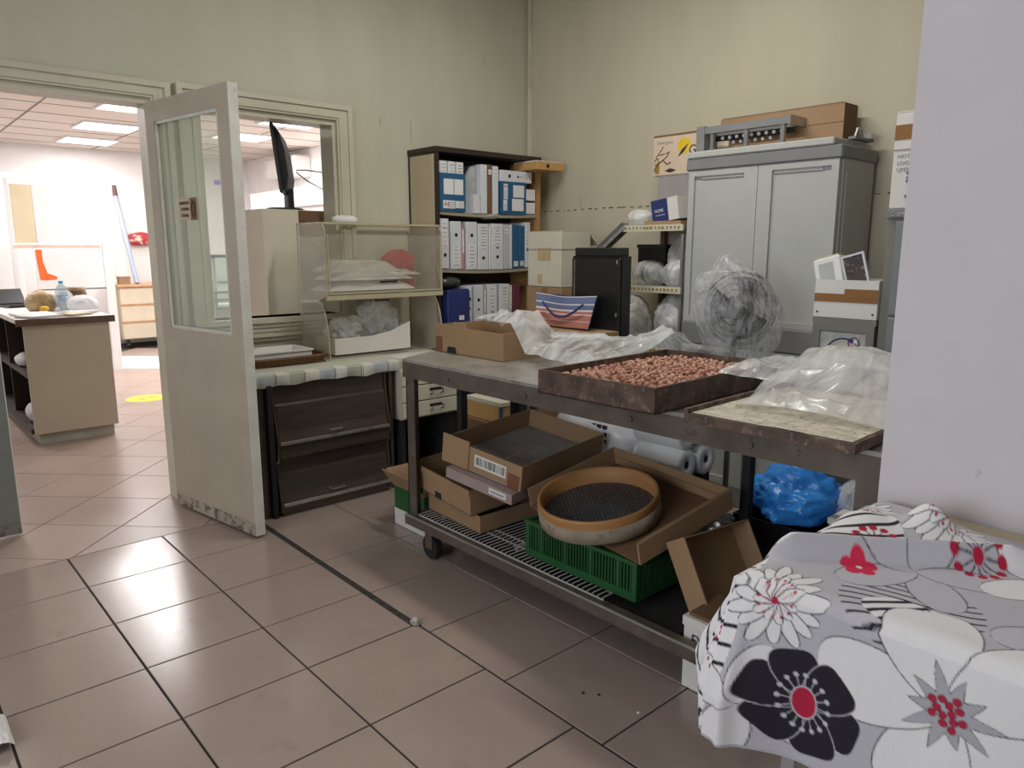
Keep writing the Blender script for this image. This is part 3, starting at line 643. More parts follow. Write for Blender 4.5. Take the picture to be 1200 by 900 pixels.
# cloth with checked border, scalloped hem
NX, NY = 260, 22
def clothpt(u, v):
    x = 1.375+u*0.965
    if v < 0.6: y = 4.06-(v/0.6)*(4.06-3.535); z = 0.752+0.002*noise.noise(Vector((x*9, y*9, 0)))
    else:
        k = (v-0.6)/0.4; h = 0.058+0.004*math.sin(x*31)+0.004*math.sin(x*13)
        y = 3.533-0.004*math.sin(k*PI)+0.005*math.sin(x*45)*k; z = 0.752-h*k
    return (x, y, z)
bm = grid(NX, NY, clothpt)
cl = obj('cloth_runner', bm, M_print, None, True)
ca = cl.data.color_attributes.new('print', 'FLOAT_COLOR', 'POINT'); cols = []
for j in range(NY):
    for i in range(NX):
        u, v = i/(NX-1), j/(NY-1); p = u*0.965/0.083; k = int(p); fr = p-k
        c = [(0.60, 0.61, 0.54), (0.42, 0.46, 0.47), (0.58, 0.60, 0.55), (0.40, 0.42, 0.33)][k % 4]
        if k % 2 == 0 and (0.03 < fr < 0.07 or 0.13 < fr < 0.17): c = (0.05, 0.06, 0.06)
        if v < 0.55: c = (0.50, 0.50, 0.42) if (int(v*0.6*26) % 2) else (0.56, 0.56, 0.48)
        cols += [*c, 1]
ca.data.foreach_set('color', cols)
tag(cl, 'checked cloth runner with scalloped hem covering the counter', 'table cloth')

# wicker tray and white tub
t = thing('wicker_tray', 'flat brown wicker tray at the left end of the counter', 'basket', (1.735, 3.885, 0.754), 0.03)
obj('base', B(-0.22, 0.22, -0.125, 0.125, 0, 0.008), M_wicker, t)
for z, e in ((0.016, 0.0), (0.028, 0.006), (0.040, 0.012)):
    a, b2 = 0.222+e, 0.128+e; pts = []
    for k in range(72):
        th = 2*PI*k/72; n = 5
        cx, sy = math.cos(th), math.sin(th)
        pts.append((a*abs(cx)**(2/n)*(1 if cx > 0 else -1), b2*abs(sy)**(2/n)*(1 if sy > 0 else -1), z+0.003*math.sin(k*PI)))
    obj('woven_rim', T(pts, 0.009, 6, True), M_wicker, t)
t = thing('white_tray', 'shallow white plastic tray lying in the wicker tray', 'tray', (1.70, 3.895, 0.764), 0.02)
t.scale = (0.80, 0.80, 1.0)
obj('bottom', B(-0.215, 0.215, -0.13, 0.13, 0.0, 0.006), M_white, t)
for b in ((-0.225, 0.225, -0.14, -0.128, 0, 0.065), (-0.225, 0.225, 0.128, 0.14, 0, 0.065), (-0.225, -0.213, -0.128, 0.128, 0, 0.065), (0.213, 0.225, -0.128, 0.128, 0, 0.065)):
    obj('wall', B(*b), M_white, t)
obj('rim', bars((-0.235, 0.235, -0.15, -0.138, 0.06, 0.068), (-0.235, 0.235, 0.138, 0.15, 0.06, 0.068), (-0.235, -0.223, -0.138, 0.138, 0.06, 0.068), (0.223, 0.235, -0.138, 0.138, 0.06, 0.068)), M_white, t)

# acrylic display case
DC = (1.985, 3.775, 0.757)
t = thing('display_case', 'two-tier clear acrylic display case on the counter', 'display case', DC)
DW, DD, DH = 0.80, 0.34, 0.765
M_side = M_acryl
prof = [(DD, 0.0), (0.0, 0.0)] + [(0.10*(1-math.cos(a)), 0.33*math.sin(a)) for a in np.linspace(0.15, PI/2, 8)] + [(0.06, 0.345), (0.0, 0.36), (0.0, 0.72), (0.03, DH), (DD, DH)]
for x in (0.0, DW-0.006):
    sp = obj('side_panel', prism(bm_new(), prof, 'x', x, x+0.006), glass('hazy_acrylic', 0.22, (0.985, 0.98, 0.955), (0.74, 0.71, 0.63)), t)
    bm = bm_new(); tube(bm, [(x+0.003, p[0], p[1]) for p in prof[1:]], 0.004, 5)
    tube(bm, [(x+0.003, DD-0.003, 0), (x+0.003, DD-0.003, DH)], 0.004, 5)
    obj('panel_edge', bm, M_acryledge, sp)
    arc = [(x+0.003, 0.30-0.28*math.sin(a), 0.40+0.30*math.cos(a)) for a in np.linspace(0.1, 1.5, 12)]
    obj('guide_rim', T(arc, 0.003, 5), M_acryledge, sp)
obj('top_panel', B(0.006, DW-0.006, 0.03, DD, DH-0.006, DH), M_acryl, t)
obj('top_edge', bars((0, DW, 0.02, 0.032, DH-0.008, DH+0.004), (0, DW, DD-0.008, DD, DH-0.008, DH+0.004)), M_acryledge, t)
obj('middle_shelf', B(0.006, DW-0.006, 0.02, DD-0.006, 0.372, 0.380), M_acryl, t)
obj('shelf_edge', bars((0.0, DW, -0.004, 0.016, 0.335, 0.362)), M_acryledge, t)
obj('bottom_panel', B(0.006, DW-0.006, 0.0, DD, 0.0, 0.008), M_acryl, t)
dk = obj('upper_flap', B(0.01, DW-0.01, -0.008, -0.003, 0.375, 0.70), M_acryl, t)
obj('flap_edge', bars((0.01, DW-0.01, -0.009, -0.002, 0.368, 0.376), (0.01, 0.016, -0.009, -0.002, 0.376, 0.70), (DW-0.016, DW-0.01, -0.009, -0.002, 0.376, 0.70)), M_acryledge, dk)
obj('finger_slot', B(0.34, 0.46, -0.012, -0.008, 0.425, 0.437), M_blackmat, dk)
obj('catch', B(0.30, 0.40, -0.012, -0.004, 0.318, 0.330), M_blackmat, t)
def sheetbag(name, label, x0, x1, y0, y1, z, h, m, seed, cat, group=None, n=44):
    def fn(u, v):
        x = x0+u*(x1-x0); y = y0+v*(y1-y0); e = min(u, 1-u, v, 1-v); k = min(1, e/0.22)
        return (x+0.015*noise.noise(Vector((v*4, seed, 1))), y+0.015*noise.noise(Vector((u*4, seed, 5))), z+h*(k**0.7)*(0.8+0.2*noise.noise(Vector((u*3+seed, v*3, seed))))+0.010*folds(u*1.5, v, seed, 4.0)*min(1, e*8))
    return tag(obj(name, grid(n, n, fn), m, None, True), label, cat, group)
for k, (a, b2, c2, e, z, h, m) in enumerate(((2.03, 2.62, 3.83, 4.08, 1.139, 0.05, M_paper), (2.05, 2.60, 3.82, 4.06, 1.20, 0.045, M_filmwhite), (2.04, 2.50, 3.83, 4.06, 1.25, 0.06, M_filmgrey), (2.08, 2.66, 3.81, 4.03, 1.225, 0.03, M_filmw))):
    sheetbag('bag_bundle', ['flat white paper bags at the bottom of the case upper tier', 'bluish white bags second in the case upper tier', 'grey clear bags topmost in the case upper tier', 'milky bag lying across the front of the case upper tier'][k], a, b2, c2, e, z, h, m, k*3+1, 'plastic bags', 'bags in the display case')
t = thing('red_box', 'red house-shaped carton inside the display case', 'box', (2.52, 3.93, 1.14), 0.1)
obj('body', B(0, 0.17, 0, 0.1, 0, 0.17), M_red, t); obj('roof', prism(bm_new(), [(-0.02, 0.17), (0.19, 0.17), (0.15, 0.205), (0.085, 0.235), (0.02, 0.205)], 'y', -0.006, 0.106), M_red, t)
obj('window_print', bars(*[(0.015+k*0.022, 0.029+k*0.022, -0.002, 0, 0.03, 0.14) for k in range(7)]), mat('dark_red_ink', (0.25, 0.02, 0.03), 0.6), t)
t = thing('white_tray', 'white plastic tray of bags in the lower tier of the case', 'tray', (2.05, 3.83, 0.766))
tr_ = bm_new()
obj('bottom', B(0, 0.52, 0, 0.24, 0, 0.005), M_white, t)
obj('wall', prism(bm_new(), [(0, 0), (0.52, 0), (0.52, 0.17), (0.38, 0.12), (0.25, 0.10), (0, 0.10)], 'y', 0, 0.006), M_offwhite, t)
obj('wall', B(0, 0.006, 0.006, 0.24, 0, 0.10), M_offwhite, t); obj('wall', B(0.514, 0.52, 0.006, 0.24, 0, 0.15), M_offwhite, t)
bag('plastic_bag', 'grey clear bag at the left of the case lower tier', (2.20, 3.965, 0.87), (0.115, 0.075, 0.09), M_filmgrey, 31, sub=5, amp=0.25, flat=0.773)
bag('plastic_bag', 'shiny clear bag rising at the middle of the case lower tier', (2.43, 3.965, 0.92), (0.11, 0.075, 0.13), M_filmgrey, 32, sub=5, amp=0.28, flat=0.773)

# drawer unit under the counter end
t = thing('drawer_unit', 'cream drawer unit with wire handles beyond the steel table leg', 'drawer unit', (2.29, 3.50, 0))
obj('body', B(0, 0.40, 0.02, 0.5, 0.40, 0.70), M_cream, t)
obj('leg_frame', bars((0, 0.03, 0.03, 0.5, 0, 0.40), (0.37, 0.40, 0.03, 0.5, 0, 0.40), (0.03, 0.37, 0.47, 0.5, 0, 0.40)), M_blackmat, t)
for k in range(3):
    z0 = 0.41+k*0.095
    d = obj('drawer', B(0.004, 0.396, 0, 0.02, z0, z0+0.088), M_cream, t, bevel=0.003)
    obj('handle', T([(0.19, 0.0, z0+0.03), (0.19, -0.02, z0+0.035), (0.19, -0.022, z0+0.058), (0.27, -0.022, z0+0.058), (0.27, -0.02, z0+0.035), (0.27, 0.0, z0+0.03)], 0.004, 6), M_black, d)
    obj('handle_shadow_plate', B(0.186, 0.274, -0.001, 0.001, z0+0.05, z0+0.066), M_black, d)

# ================================================================ BOOKCASE
BX0, BX1, BY, BZ = 2.80, 3.70, 3.84, 2.005
t = thing('bookcase', 'dark-edged open bookcase of ring binders in the corner', 'bookcase', (0, 0, 0))
obj('side_panel', B(BX0, BX0+0.022, BY, YW-0.004, 0, BZ-0.03), M_brown, t)
obj('side_face', B(BX0-0.004, BX0, BY+0.022, YW-0.03, 0, BZ-0.045), M_woodlight, t, label='pale wood outer face')
obj('side_panel', B(BX1-0.022, BX1, BY, YW-0.004, 0, BZ-0.03), M_woodorange, t)
obj('top_panel', B(BX0-0.004, BX1+0.004, BY-0.004, YW-0.002, BZ-0.03, BZ), M_brown, t)
obj('back_panel', B(BX0+0.022, BX1-0.022, YW-0.016, YW-0.006, 0, BZ-0.03), M_brown, t)
SH = [1.618, 1.255, 0.86, 0.45, 0.08]
for i, z in enumerate(SH):
    sag = [0.012, 0.016, 0.012, 0.0, 0.0][i]
    def fn_top(u): return z - sag*4*u*(1-u)
    bm = bm_new(); n = 14; V = []
    for k in range(n+1):
        u = k/n; x = BX0+0.022+u*(BX1-BX0-0.044); zz = fn_top(u)
        V.append([bm.verts.new(p) for p in ((x, BY+0.012, zz-0.022), (x, BY+0.012, zz), (x, YW-0.016, zz), (x, YW-0.016, zz-0.022))])
    for A, C in zip(V, V[1:]):
        for q in range(4): bm.faces.new((A[q], A[(q+1) % 4], C[(q+1) % 4], C[q]))
    bm.faces.new(V[0]); bm.faces.new(V[-1][::-1])
    obj('shelf', bm, mat('shelf_cream_edge', (0.36, 0.32, 0.24), 0.5, var=0.1), t)
def zs(i, x):   # top of shelf i at x
    u = (x-BX0-0.022)/(BX1-BX0-0.044); return SH[i]-[0.012, 0.016, 0.012, 0, 0][i]*4*u*(1-u)+0.001
def binder(x, w, h, si, label, hole=0.3, lab=(0.4, 0.95), tilt=0.0, m=None, second=None, rows=6, group='ring binders in the bookcase', y=BY+0.005, name='ring_binder', holes=True, z=None):
    zz = zs(si, x+w/2) if z is None else z
    b = thing(name, label, 'binder', (x, y, zz), 0, group)
    b.rotation_euler = (0, tilt, 0)
    m = m or M_binder
    obj('cover', B(0, w, 0, 0.275, 0, h), m, b, bevel=0.003)
    obj('pages', B(0.006, w-0.006, 0.272, 0.28, 0.008, h-0.01), M_paper, b)
    lb = obj('spine_label', B(w*0.16, w*0.84, -0.0012, 0.0, h*lab[0], h*lab[1]), M_paper, b)
    bm = bm_new()
    for r in range(rows):
        zc = h*lab[0]+(lab[1]-lab[0])*h*(r+0.5)/rows; ww = w*random.uniform(0.12, 0.30)
        box(bm, w/2-ww, w/2+ww, -0.0018, -0.0012, zc-0.004, zc+random.uniform(-0.001, 0.003))
    o = obj('label_print', bm, M_inkgrey, lb); o['kind'] = 'stuff'
    if holes:
        for hz in ([hole] if second is None else [hole, second]):
            r = 0.011 if hz == hole else 0.007
            obj('finger_hole', T([(w/2, 0.0, h*hz), (w/2, -0.003, h*hz)], r, 14), M_black, b)
    return b
# middle shelf
binder(2.829, 0.066, 0.315, 1, 'white ring binder leftmost on the middle shelf', 0.28, (0.42, 0.95))
binder(2.910, 0.086, 0.305, 1, 'white ring binder second on the middle shelf, hole at the top', 0.72, (0.06, 0.52))
binder(3.000, 0.020, 0.27, 1, 'thin pink folder between two binders on the middle shelf', m=mat('pink_folder', (0.55, 0.26, 0.27), 0.6), holes=False, rows=2, name='folder')
binder(3.036, 0.092, 0.31, 1, 'white ring binder right of the pink folder, hole near the top', 0.72, (0.06, 0.52))
binder(3.136, 0.088, 0.302, 1, 'white ring binder in the middle of the middle shelf, long lined label', 0.26, (0.44, 0.95), rows=8)
binder(3.231, 0.016, 0.29, 1, 'thin grey folder left of the two-hole binder', m=M_offwhite, holes=False, rows=2, name='folder')
binder(3.252, 0.104, 0.305, 1, 'white ring binder with two spine holes on the middle shelf', 0.28, (0.55, 0.95), second=0.48)
binder(3.364, 0.046, 0.30, 1, 'plain grey-white binder right of the two-hole binder', 0.9, (0.8, 0.9), tilt=0.0, holes=False, rows=1, m=mat('grey_white_board', (0.52, 0.53, 0.56), 0.5))
binder(3.415, 0.024, 0.30, 1, 'narrow white binder beside the blue one', 0.9, (0.02, 0.10), holes=False, rows=1)
binder(3.446, 0.055, 0.295, 1, 'dark blue ring binder partly behind the cream carton', 0.9, (0.05, 0.17), m=M_blue, holes=False, rows=2)
binder(3.506, 0.05, 0.29, 1, 'dark blue binder furthest right on the middle shelf', 0.9, (0.05, 0.17), m=M_blue, holes=False, rows=2)
binder(3.56, 0.05, 0.31, 1, 'white binder hidden at the right end of the middle shelf', 0.4, (0.5, 0.9))
# lower shelf
binder(3.033, 0.05, 0.285, 2, 'white binder half hidden by the navy folder box', 0.70, (0.1, 0.3), second=0.48)
binder(3.095, 0.082, 0.29, 2, 'white binder with holes above its label on the lower shelf', 0.66, (0.05, 0.28), second=0.44)
binder(3.183, 0.018, 0.27, 2, 'thin tan folder on the lower shelf', m=mat('tan_folder', (0.50, 0.42, 0.28), 0.6), holes=False, rows=2, name='folder')
binder(3.214, 0.086, 0.29, 2, 'white binder with a tall label in the middle of the lower shelf', 0.22, (0.45, 0.95), second=0.36)
binder(3.325, 0.086, 0.29, 2, 'white binder near the right end of the lower shelf', 0.27, (0.50, 0.95))
binder(3.416, 0.022, 0.28, 2, 'thin beige folder at the right of the lower shelf', m=M_cream, holes=False, rows=2, name='folder')
binder(3.45, 0.06, 0.28, 2, 'white and maroon binder next to the brown carton', 0.9, (0.02, 0.35), m=mat('maroon_binder', (0.16, 0.03, 0.06), 0.5), holes=False, rows=2)
t = thing('folder_box', 'navy blue folder box at the left of the lower shelf', 'box', (2.845, 3.80, 0.872))
obj('body', B(0, 0.18, 0, 0.24, 0, 0.24), M_navy, t, bevel=0.004); obj('white_mark', B(0.09, 0.13, -0.002, 0, 0.05, 0.08), M_paper, t)
obj('flap', prism(bm_new(), [(0, 0.235), (0.18, 0.235), (0.175, 0.25), (0.01, 0.25)], 'y', 0.01, 0.02), M_navy, t)
bag('plastic_bag', 'dark crumpled bag on the lower shelf above the navy box', (2.93, 3.95, 1.165), (0.10, 0.1, 0.045), mat('dark_bag', (0.05, 0.06, 0.05), 0.25, var=0.4, scale=12), 12, sub=3)
bag('plastic_bag', 'small grey wad hanging over the middle shelf binders', (3.27, 3.90, 1.595), (0.06, 0.06, 0.02), M_filmgrey, 13, sub=3)
# upper shelf
def blue_box(x, w, h, label, panes, strips):
    b = thing('magazine_box', label, 'file box', (x, BY+0.003, zs(0, x+w/2)), 0, 'blue file boxes on the upper shelf')
    obj('front', B(0, w, 0, 0.008, 0, h), M_blue, b); obj('side', B(0, 0.008, 0.008, 0.25, 0, h), M_blue, b); obj('side', B(w-0.008, w, 0.008, 0.25, 0, h), M_blue, b); obj('bottom', B(0.008, w-0.008, 0.008, 0.25, 0, 0.008), M_blue, b)
    for p in panes: obj('blank_label', B(p[0], p[1], -0.002, 0, p[2], p[3]), M_paper, b)
    for p in strips:
        s = obj('printed_label', B(p[0], p[1], -0.002, 0, p[2], p[3]), M_paper, b)
        bm = bm_new()
        ww, hh = p[1]-p[0], p[3]-p[2]
        if ww > hh:
            for r in range(3): box(bm, p[0]+ww*0.36, p[1]-ww*0.06, -0.0028, -0.002, p[2]+hh*(0.2+0.25*r), p[2]+hh*(0.28+0.25*r))
        else:
            for r in range(3): box(bm, p[0]+ww*(0.2+0.25*r), p[0]+ww*(0.28+0.25*r), -0.0028, -0.002, p[2]+hh*0.06, p[2]+hh*0.6)
        o = obj('label_print', bm, M_inkgrey, s); o['kind'] = 'stuff'
        if p[4]: text(p[4], min(hh, ww)*0.75, M_inkred, s, FY((p[0]+ww*0.05, -0.0025, p[2]+hh*0.30 if ww > hh else p[3]-hh*0.25)))
    return b
blue_box(2.828, 0.205, 0.235, 'petrol-blue file box with two blank labels at the left of the upper shelf', [(0.030, 0.108, 0.105, 0.20), (0.114, 0.185, 0.105, 0.20)], [(0.024, 0.118, 0.018, 0.068, 'A4'), (0.124, 0.19, 0.022, 0.066, '')])
for k in range(3):
    binder(2.838+k*0.066, 0.058, 0.30, 0, ['leftmost white binder standing in the blue file box', 'middle white binder standing in the blue file box', 'rightmost white binder standing in the blue file box'][k], 0.5, (0.78, 0.96), rows=3, y=BY+0.015, holes=False, group='binders standing in the blue file box', z=zs(0, 2.92)+0.009)
t = thing('magazine_file', 'grey marbled magazine file with a slanted cut on the upper shelf', 'file box', (3.045, BY+0.005, zs(0, 3.1)))
obj('side_cover', prism(bm_new(), [(0.0, 0.0), (0.11, 0.0), (0.11, 0.30), (0.075, 0.30), (0.0, 0.19)], 'y', 0.05, 0.07), mat('marbled_card', (0.42, 0.44, 0.44), 0.6, var=0.25, scale=10, c2=(0.03, 0.03, 0.03), thr=0.64), t)
obj('body', B(0.055, 0.11, 0.0, 0.05, 0.0, 0.12), M_binder, t); obj('body', B(0.0, 0.11, 0.07, 0.25, 0, 0.19), M_greycard, t)
binder(3.165, 0.052, 0.315, 0, 'white binder left of the brown one on the upper shelf', 0.9, (0.8, 0.9), holes=False, rows=1)
binder(3.221, 0.040, 0.318, 0, 'brown binder on the upper shelf', 0.9, (0.8, 0.9), holes=False, rows=1, m=M_carddk)
binder(3.265, 0.05, 0.312, 0, 'white binder right of the brown one on the upper shelf', 0.9, (0.8, 0.9), holes=False, rows=1)
blue_box(3.33, 0.235, 0.215, 'petrol-blue file box at the right of the upper shelf', [(0.115, 0.215, 0.115, 0.195), (0.105, 0.21, 0.025, 0.105)], [(0.03, 0.065, 0.10, 0.20, 'A4'), (0.026, 0.06, 0.025, 0.095, '')])
lb = binder(3.33, 0.075, 0.29, 0, 'white binder lying on its side across the right blue file box', 0.28, (0.6, 0.95), second=0.55)
lb.location = (3.33, BY+0.003, zs(0, 3.4)+0.291); lb.rotation_euler = (0, PI/2, 0)
for k in range(2):
    w = obj('paper_block', B(3.575, 3.66, BY+0.012, BY+0.2, zs(0, 3.6)+0.005+k*0.09, zs(0, 3.6)+0.08+k*0.09), M_paper); tag(w, ['lower white paper block right of the blue file box', 'upper white paper block right of the blue file box'][k], 'paper', 'paper blocks on the upper shelf')
yb = thing('ring_binder', 'mustard yellow binder lying flat and jutting out at the bookcase top', 'binder', (3.545, 3.715, 1.907), -0.03)
obj('cover', B(0, 0.255, 0.0, 0.25, 0, 0.055), M_orangecard, yb, bevel=0.003)
obj('finger_hole', T([(0.10, 0, 0.027), (0.10, -0.003, 0.027)], 0.013, 12), M_black, yb); obj('pages', B(0.004, 0.25, 0.01, 0.245, 0.055, 0.06), M_paper, yb)

# ================================================================ CORNER: cartons, black cabinet, shelving
def carton(name, label, x0, x1, y0, y1, z0, z1, m, cat='carton', flaps=True, tapes=(), group=None, mtape=None):
    t = thing(name, label, cat, (x0, y0, z0), 0, group)
    w, d, h = x1-x0, y1-y0, z1-z0
    obj('body', B(0, w, 0, d, 0, h-0.006), m, t, bevel=0.003)
    if flaps:
        obj('flap', B(0.001, w/2-0.002, 0.001, d-0.001, h-0.005, h), m, t); obj('flap', B(w/2+0.002, w-0.001, 0.001, d-0.001, h-0.005, h-0.001), m, t)
    for (f, a, b2, c2, e) in tapes:
        if f == 'x': obj('tape', B(-0.0015, 0, a, b2, c2, e), mtape or M_tape, t)
        else: obj('tape', B(a, b2, -0.0015, 0, c2, e), mtape or M_tape, t)
    return t
tall = carton('cardboard_carton', 'tall brown carton below the cream one by the bookcase', 3.19, 3.46, 3.12, 3.43, 0.002, 1.148, M_card, tapes=[('x', 0.12, 0.17, 0.1, 1.14)])
cr_ = carton('cream_carton', 'cream cardboard carton patched with tan tape beside the bookcase', 3.19, 3.45, 3.13, 3.42, 1.15, 1.485, M_cream, tapes=[('x', 0.085, 0.20, 0.16, 0.235), ('x', 0.16, 0.20, 0.02, 0.075)], mtape=mat('tan_tape', (0.48, 0.38, 0.20), 0.4, var=0.1))
obj('seam', B(-0.003, 0, 0.0, 0.29, 0.225, 0.229), M_greycard, cr_); obj('seam', B(0.0, 0.26, -0.003, 0, 0.225, 0.229), M_greycard, cr_)
obj('flap', prism(bm_new(), [(0.262, 0.31), (0.33, 0.25), (0.335, 0.255), (0.262, 0.325)], 'y', 0.0, 0.15), M_cream, cr_)
t = thing('black_cabinet', 'shallow black steel cabinet with a lipped top in the corner', 'cabinet', (3.05, 2.54, 0))
obj('body', B(0.004, 0.075, 0, 0.36, 0, 1.34), M_black, t); obj('door', B(-0.012, 0.004, 0.006, 0.354, 0.02, 1.33), M_black, t, bevel=0.004)
obj('top_lip', B(-0.015, 0.08, 0.02, 0.33, 1.34, 1.385), M_black, t, bevel=0.004)
obj('frame_line', bars((-0.014, -0.010, 0.33, 0.334, 1.0, 1.32)), M_steel, t)
for z in (1.30, 1.02): obj('hinge', B(-0.014, -0.008, 0.02, 0.03, z, z+0.02), M_steel, t)
t = thing('black_case', 'black case at the back left of the middle shelf', 'case', (3.58, 2.66, 1.17))
obj('body', B(0, 0.20, 0, 0.20, 0, 0.215), M_blackmat, t); obj('lid', B(-0.006, 0.206, -0.006, 0.206, 0.215, 0.235), M_black, t)
# aluminium rail leaning
o = obj('aluminium_rail', bars((-0.03, 0.03, -0.012, 0.012, 0, 0.75), (-0.03, -0.022, -0.03, 0.012, 0, 0.75), (0.022, 0.03, -0.03, 0.012, 0, 0.75)), M_alu)
o.matrix_world = basis((3.42, 2.99, 1.3), (1, 0, 0), (0, 0.5, 0.9)) ; o.matrix_world = face_mx((3.43, 3.02, 1.385), (0.3, 0.4, -0.4), (1, 0, 0)) 
zax = Vector((0.05, -0.42, 0.34)).normalized(); xax = Vector((1, 0, 0)); xax = (xax-zax*xax.dot(zax)).normalized(); yax = zax.cross(xax)
Mr = Matrix((xax, yax, zax)).transposed().to_4x4(); Mr.translation = Vector((3.43, 3.03, 1.38)); o.matrix_world = Mr @ Matrix.Diagonal((1, 1, 0.30, 1))
tag(o, 'aluminium profile leaning diagonally behind the black cabinet', 'rail')
# shelving unit
t = thing('shelving_unit', 'narrow metal shelving unit of bagged goods left of the grey cupboard', 'shelf unit', (3.44, 2.435, 0))
SW = 0.435
for x in (0.36, ):
    for y in (0.015, SW-0.035): obj('upright', B(x, x+0.035, y, y+0.03, 0, 1.80), M_carddk, t)
for y in (0.0, ): obj('upright', B(0.0, 0.02, y+0.002, y+0.018, 0, 1.46), M_steel, t)
for z in (1.495, 1.15, 0.80):
    s = obj('shelf', B(0, 0.40, 0, SW, z-0.004, z+0.018), M_steel, t)
    e = obj('price_strip', B(-0.014, 0.0, -0.0, SW, z-0.018, z+0.018), M_cream, s)
    bm = bm_new()
    for k in range(16): 
        y = 0.02+k*0.0265; box(bm, -0.016, -0.014, y, y+random.uniform(0.008, 0.02), z-0.006, z+0.008)
    p = obj('strip_print', bm, mat('ochre_ink', (0.30, 0.22, 0.06), 0.7, var=0.4, scale=40), s); p['kind'] = 'stuff'
bag('plastic_bag', 'white bag at the left of the top shelf of the shelving unit', (3.52, 2.80, 1.555), (0.07, 0.075, 0.05), M_filmw, 41, sub=4, flat=1.514)
bag('plastic_bag', 'large clear bag heaped at the back of the middle shelf', (3.66, 2.545, 1.29), (0.13, 0.10, 0.17), M_filmgrey, 42, sub=5, flat=1.17)
bag('plastic_bag', 'clear crumpled bag at the left front of the middle shelf', (3.55, 2.74, 1.235), (0.09, 0.10, 0.07), M_film, 43, sub=4, flat=1.17)
bag('plastic_bag', 'clear bag at the right front of the middle shelf', (3.52, 2.53, 1.235), (0.07, 0.085, 0.075), M_film, 44, sub=4, flat=1.17)
bag('plastic_bag', 'bulging clear bag at the left of the lowest shelf', (3.42, 2.79, 0.95), (0.15, 0.12, 0.15), M_film, 45, sub=5, flat=0.82)
bag('plastic_bag', 'milky bag at the right of the lowest shelf', (3.55, 2.55, 0.95), (0.12, 0.11, 0.15), M_filmw, 46, sub=5, flat=0.82)
t = thing('blue_box', 'blue and white printed box tilted on the top shelf', 'box', (3.46, 2.50, 1.53), 0, None, M=basis((3.46, 2.485, 1.545), (0.97, -0.1, 0.08), (0.1, 1, -0.12)))
obj('body', B(0, 0.19, 0.075, 0.20, 0, 0.125), M_navy, t, bevel=0.002); obj('white_end', B(0, 0.19, 0.0, 0.075, 0, 0.125), M_carton, t)
text('HOME', 0.024, M_paper, t, FX((-0.001, 0.175, 0.055)), 'lettering'); obj('print_line', B(-0.001, 0.0, 0.10, 0.17, 0.035, 0.041), M_inkgrey, t)
o = obj('cardboard_pad', B(3.455, 3.66, 2.47, 2.72, 1.5145, 1.534), M_card); tag(o, 'flat brown cardboard pad under the blue box', 'cardboard')
bag('plastic_bag', 'white bag left behind the blue box on the top shelf', (3.56, 2.66, 1.575), (0.055, 0.06, 0.06), M_filmwhite, 47, sub=4, flat=1.514)
t = thing('printed_carton', 'peach printed carton standing high behind the grey cupboard', 'carton', (3.62, 2.30, 1.801))
obj('body', B(0, 0.20, 0, 0.50, 0, 0.225), M_poster, t, bevel=0.002)
obj('top_edge', B(-0.001, 0.20, 0.0, 0.50, 0.215, 0.226), M_carddk, t)
F = lambda y, z: FX((-0.0012, y, z))
text('Dried grana', 0.026, M_inkgrey, t, F(0.475, 0.175), xs=0.9)
text('GOL', 0.070, M_ink, t, F(0.254, 0.105)); text('F: 1974', 0.026, M_ink, t, F(0.254, 0.068))
obj('yellow_disc', T([(-0.0010, 0.285, 0.155), (0.001, 0.285, 0.155)], 0.045, 24), mat('sun_yellow', (0.65, 0.45, 0.02), 0.6), t)
obj('feather_mark', xform(lathe([(0.001, 0.001), (0.01, 0.0), (0.001, -0.001)], 10), Matrix.Translation((-0.0025, 0.29, 0.13)) @ Matrix.Rotation(0.8, 4, 'X') @ Matrix.Diagonal((0.2, 1, 45, 1))), M_ink, t)
br = bm_new()
def curve3(pts, r): tube(br, [(-0.0012, p[0], p[1]) for p in pts], r, 4)
curve3([(0.49, 0.03), (0.46, 0.07), (0.43, 0.085), (0.40, 0.06), (0.375, 0.07)], 0.004); curve3([(0.46, 0.07), (0.475, 0.11), (0.45, 0.135), (0.43, 0.16)], 0.003)
curve3([(0.43, 0.085), (0.40, 0.105), (0.385, 0.13), (0.41, 0.12)], 0.003); curve3([(0.46, 0.115), (0.42, 0.12)], 0.0025); curve3([(0.49, 0.08), (0.475, 0.10), (0.46, 0.09)], 0.003)
obj('branch_drawing', br, mat('brown_ink', (0.16, 0.09, 0.03), 0.7), t)
obj('nut_drawing', xform(lathe([(0.001, 0.001), (0.02, 0), (0.001, -0.001)], 10), Matrix.Translation((-0.002, 0.375, 0.025)) @ Matrix.Diagonal((0.2, 2.0, 12, 1))), M_ink, t)
obj('jar_drawing', B(-0.0015, 0.0, 0.455, 0.485, 0.012, 0.07), mat('olive_ink', (0.25, 0.17, 0.03), 0.7), t)
carton('cardboard_carton', 'grey-brown carton under the peach printed carton', 3.62, 3.795, 2.44, 2.76, 1.516, 1.80, M_greycard)
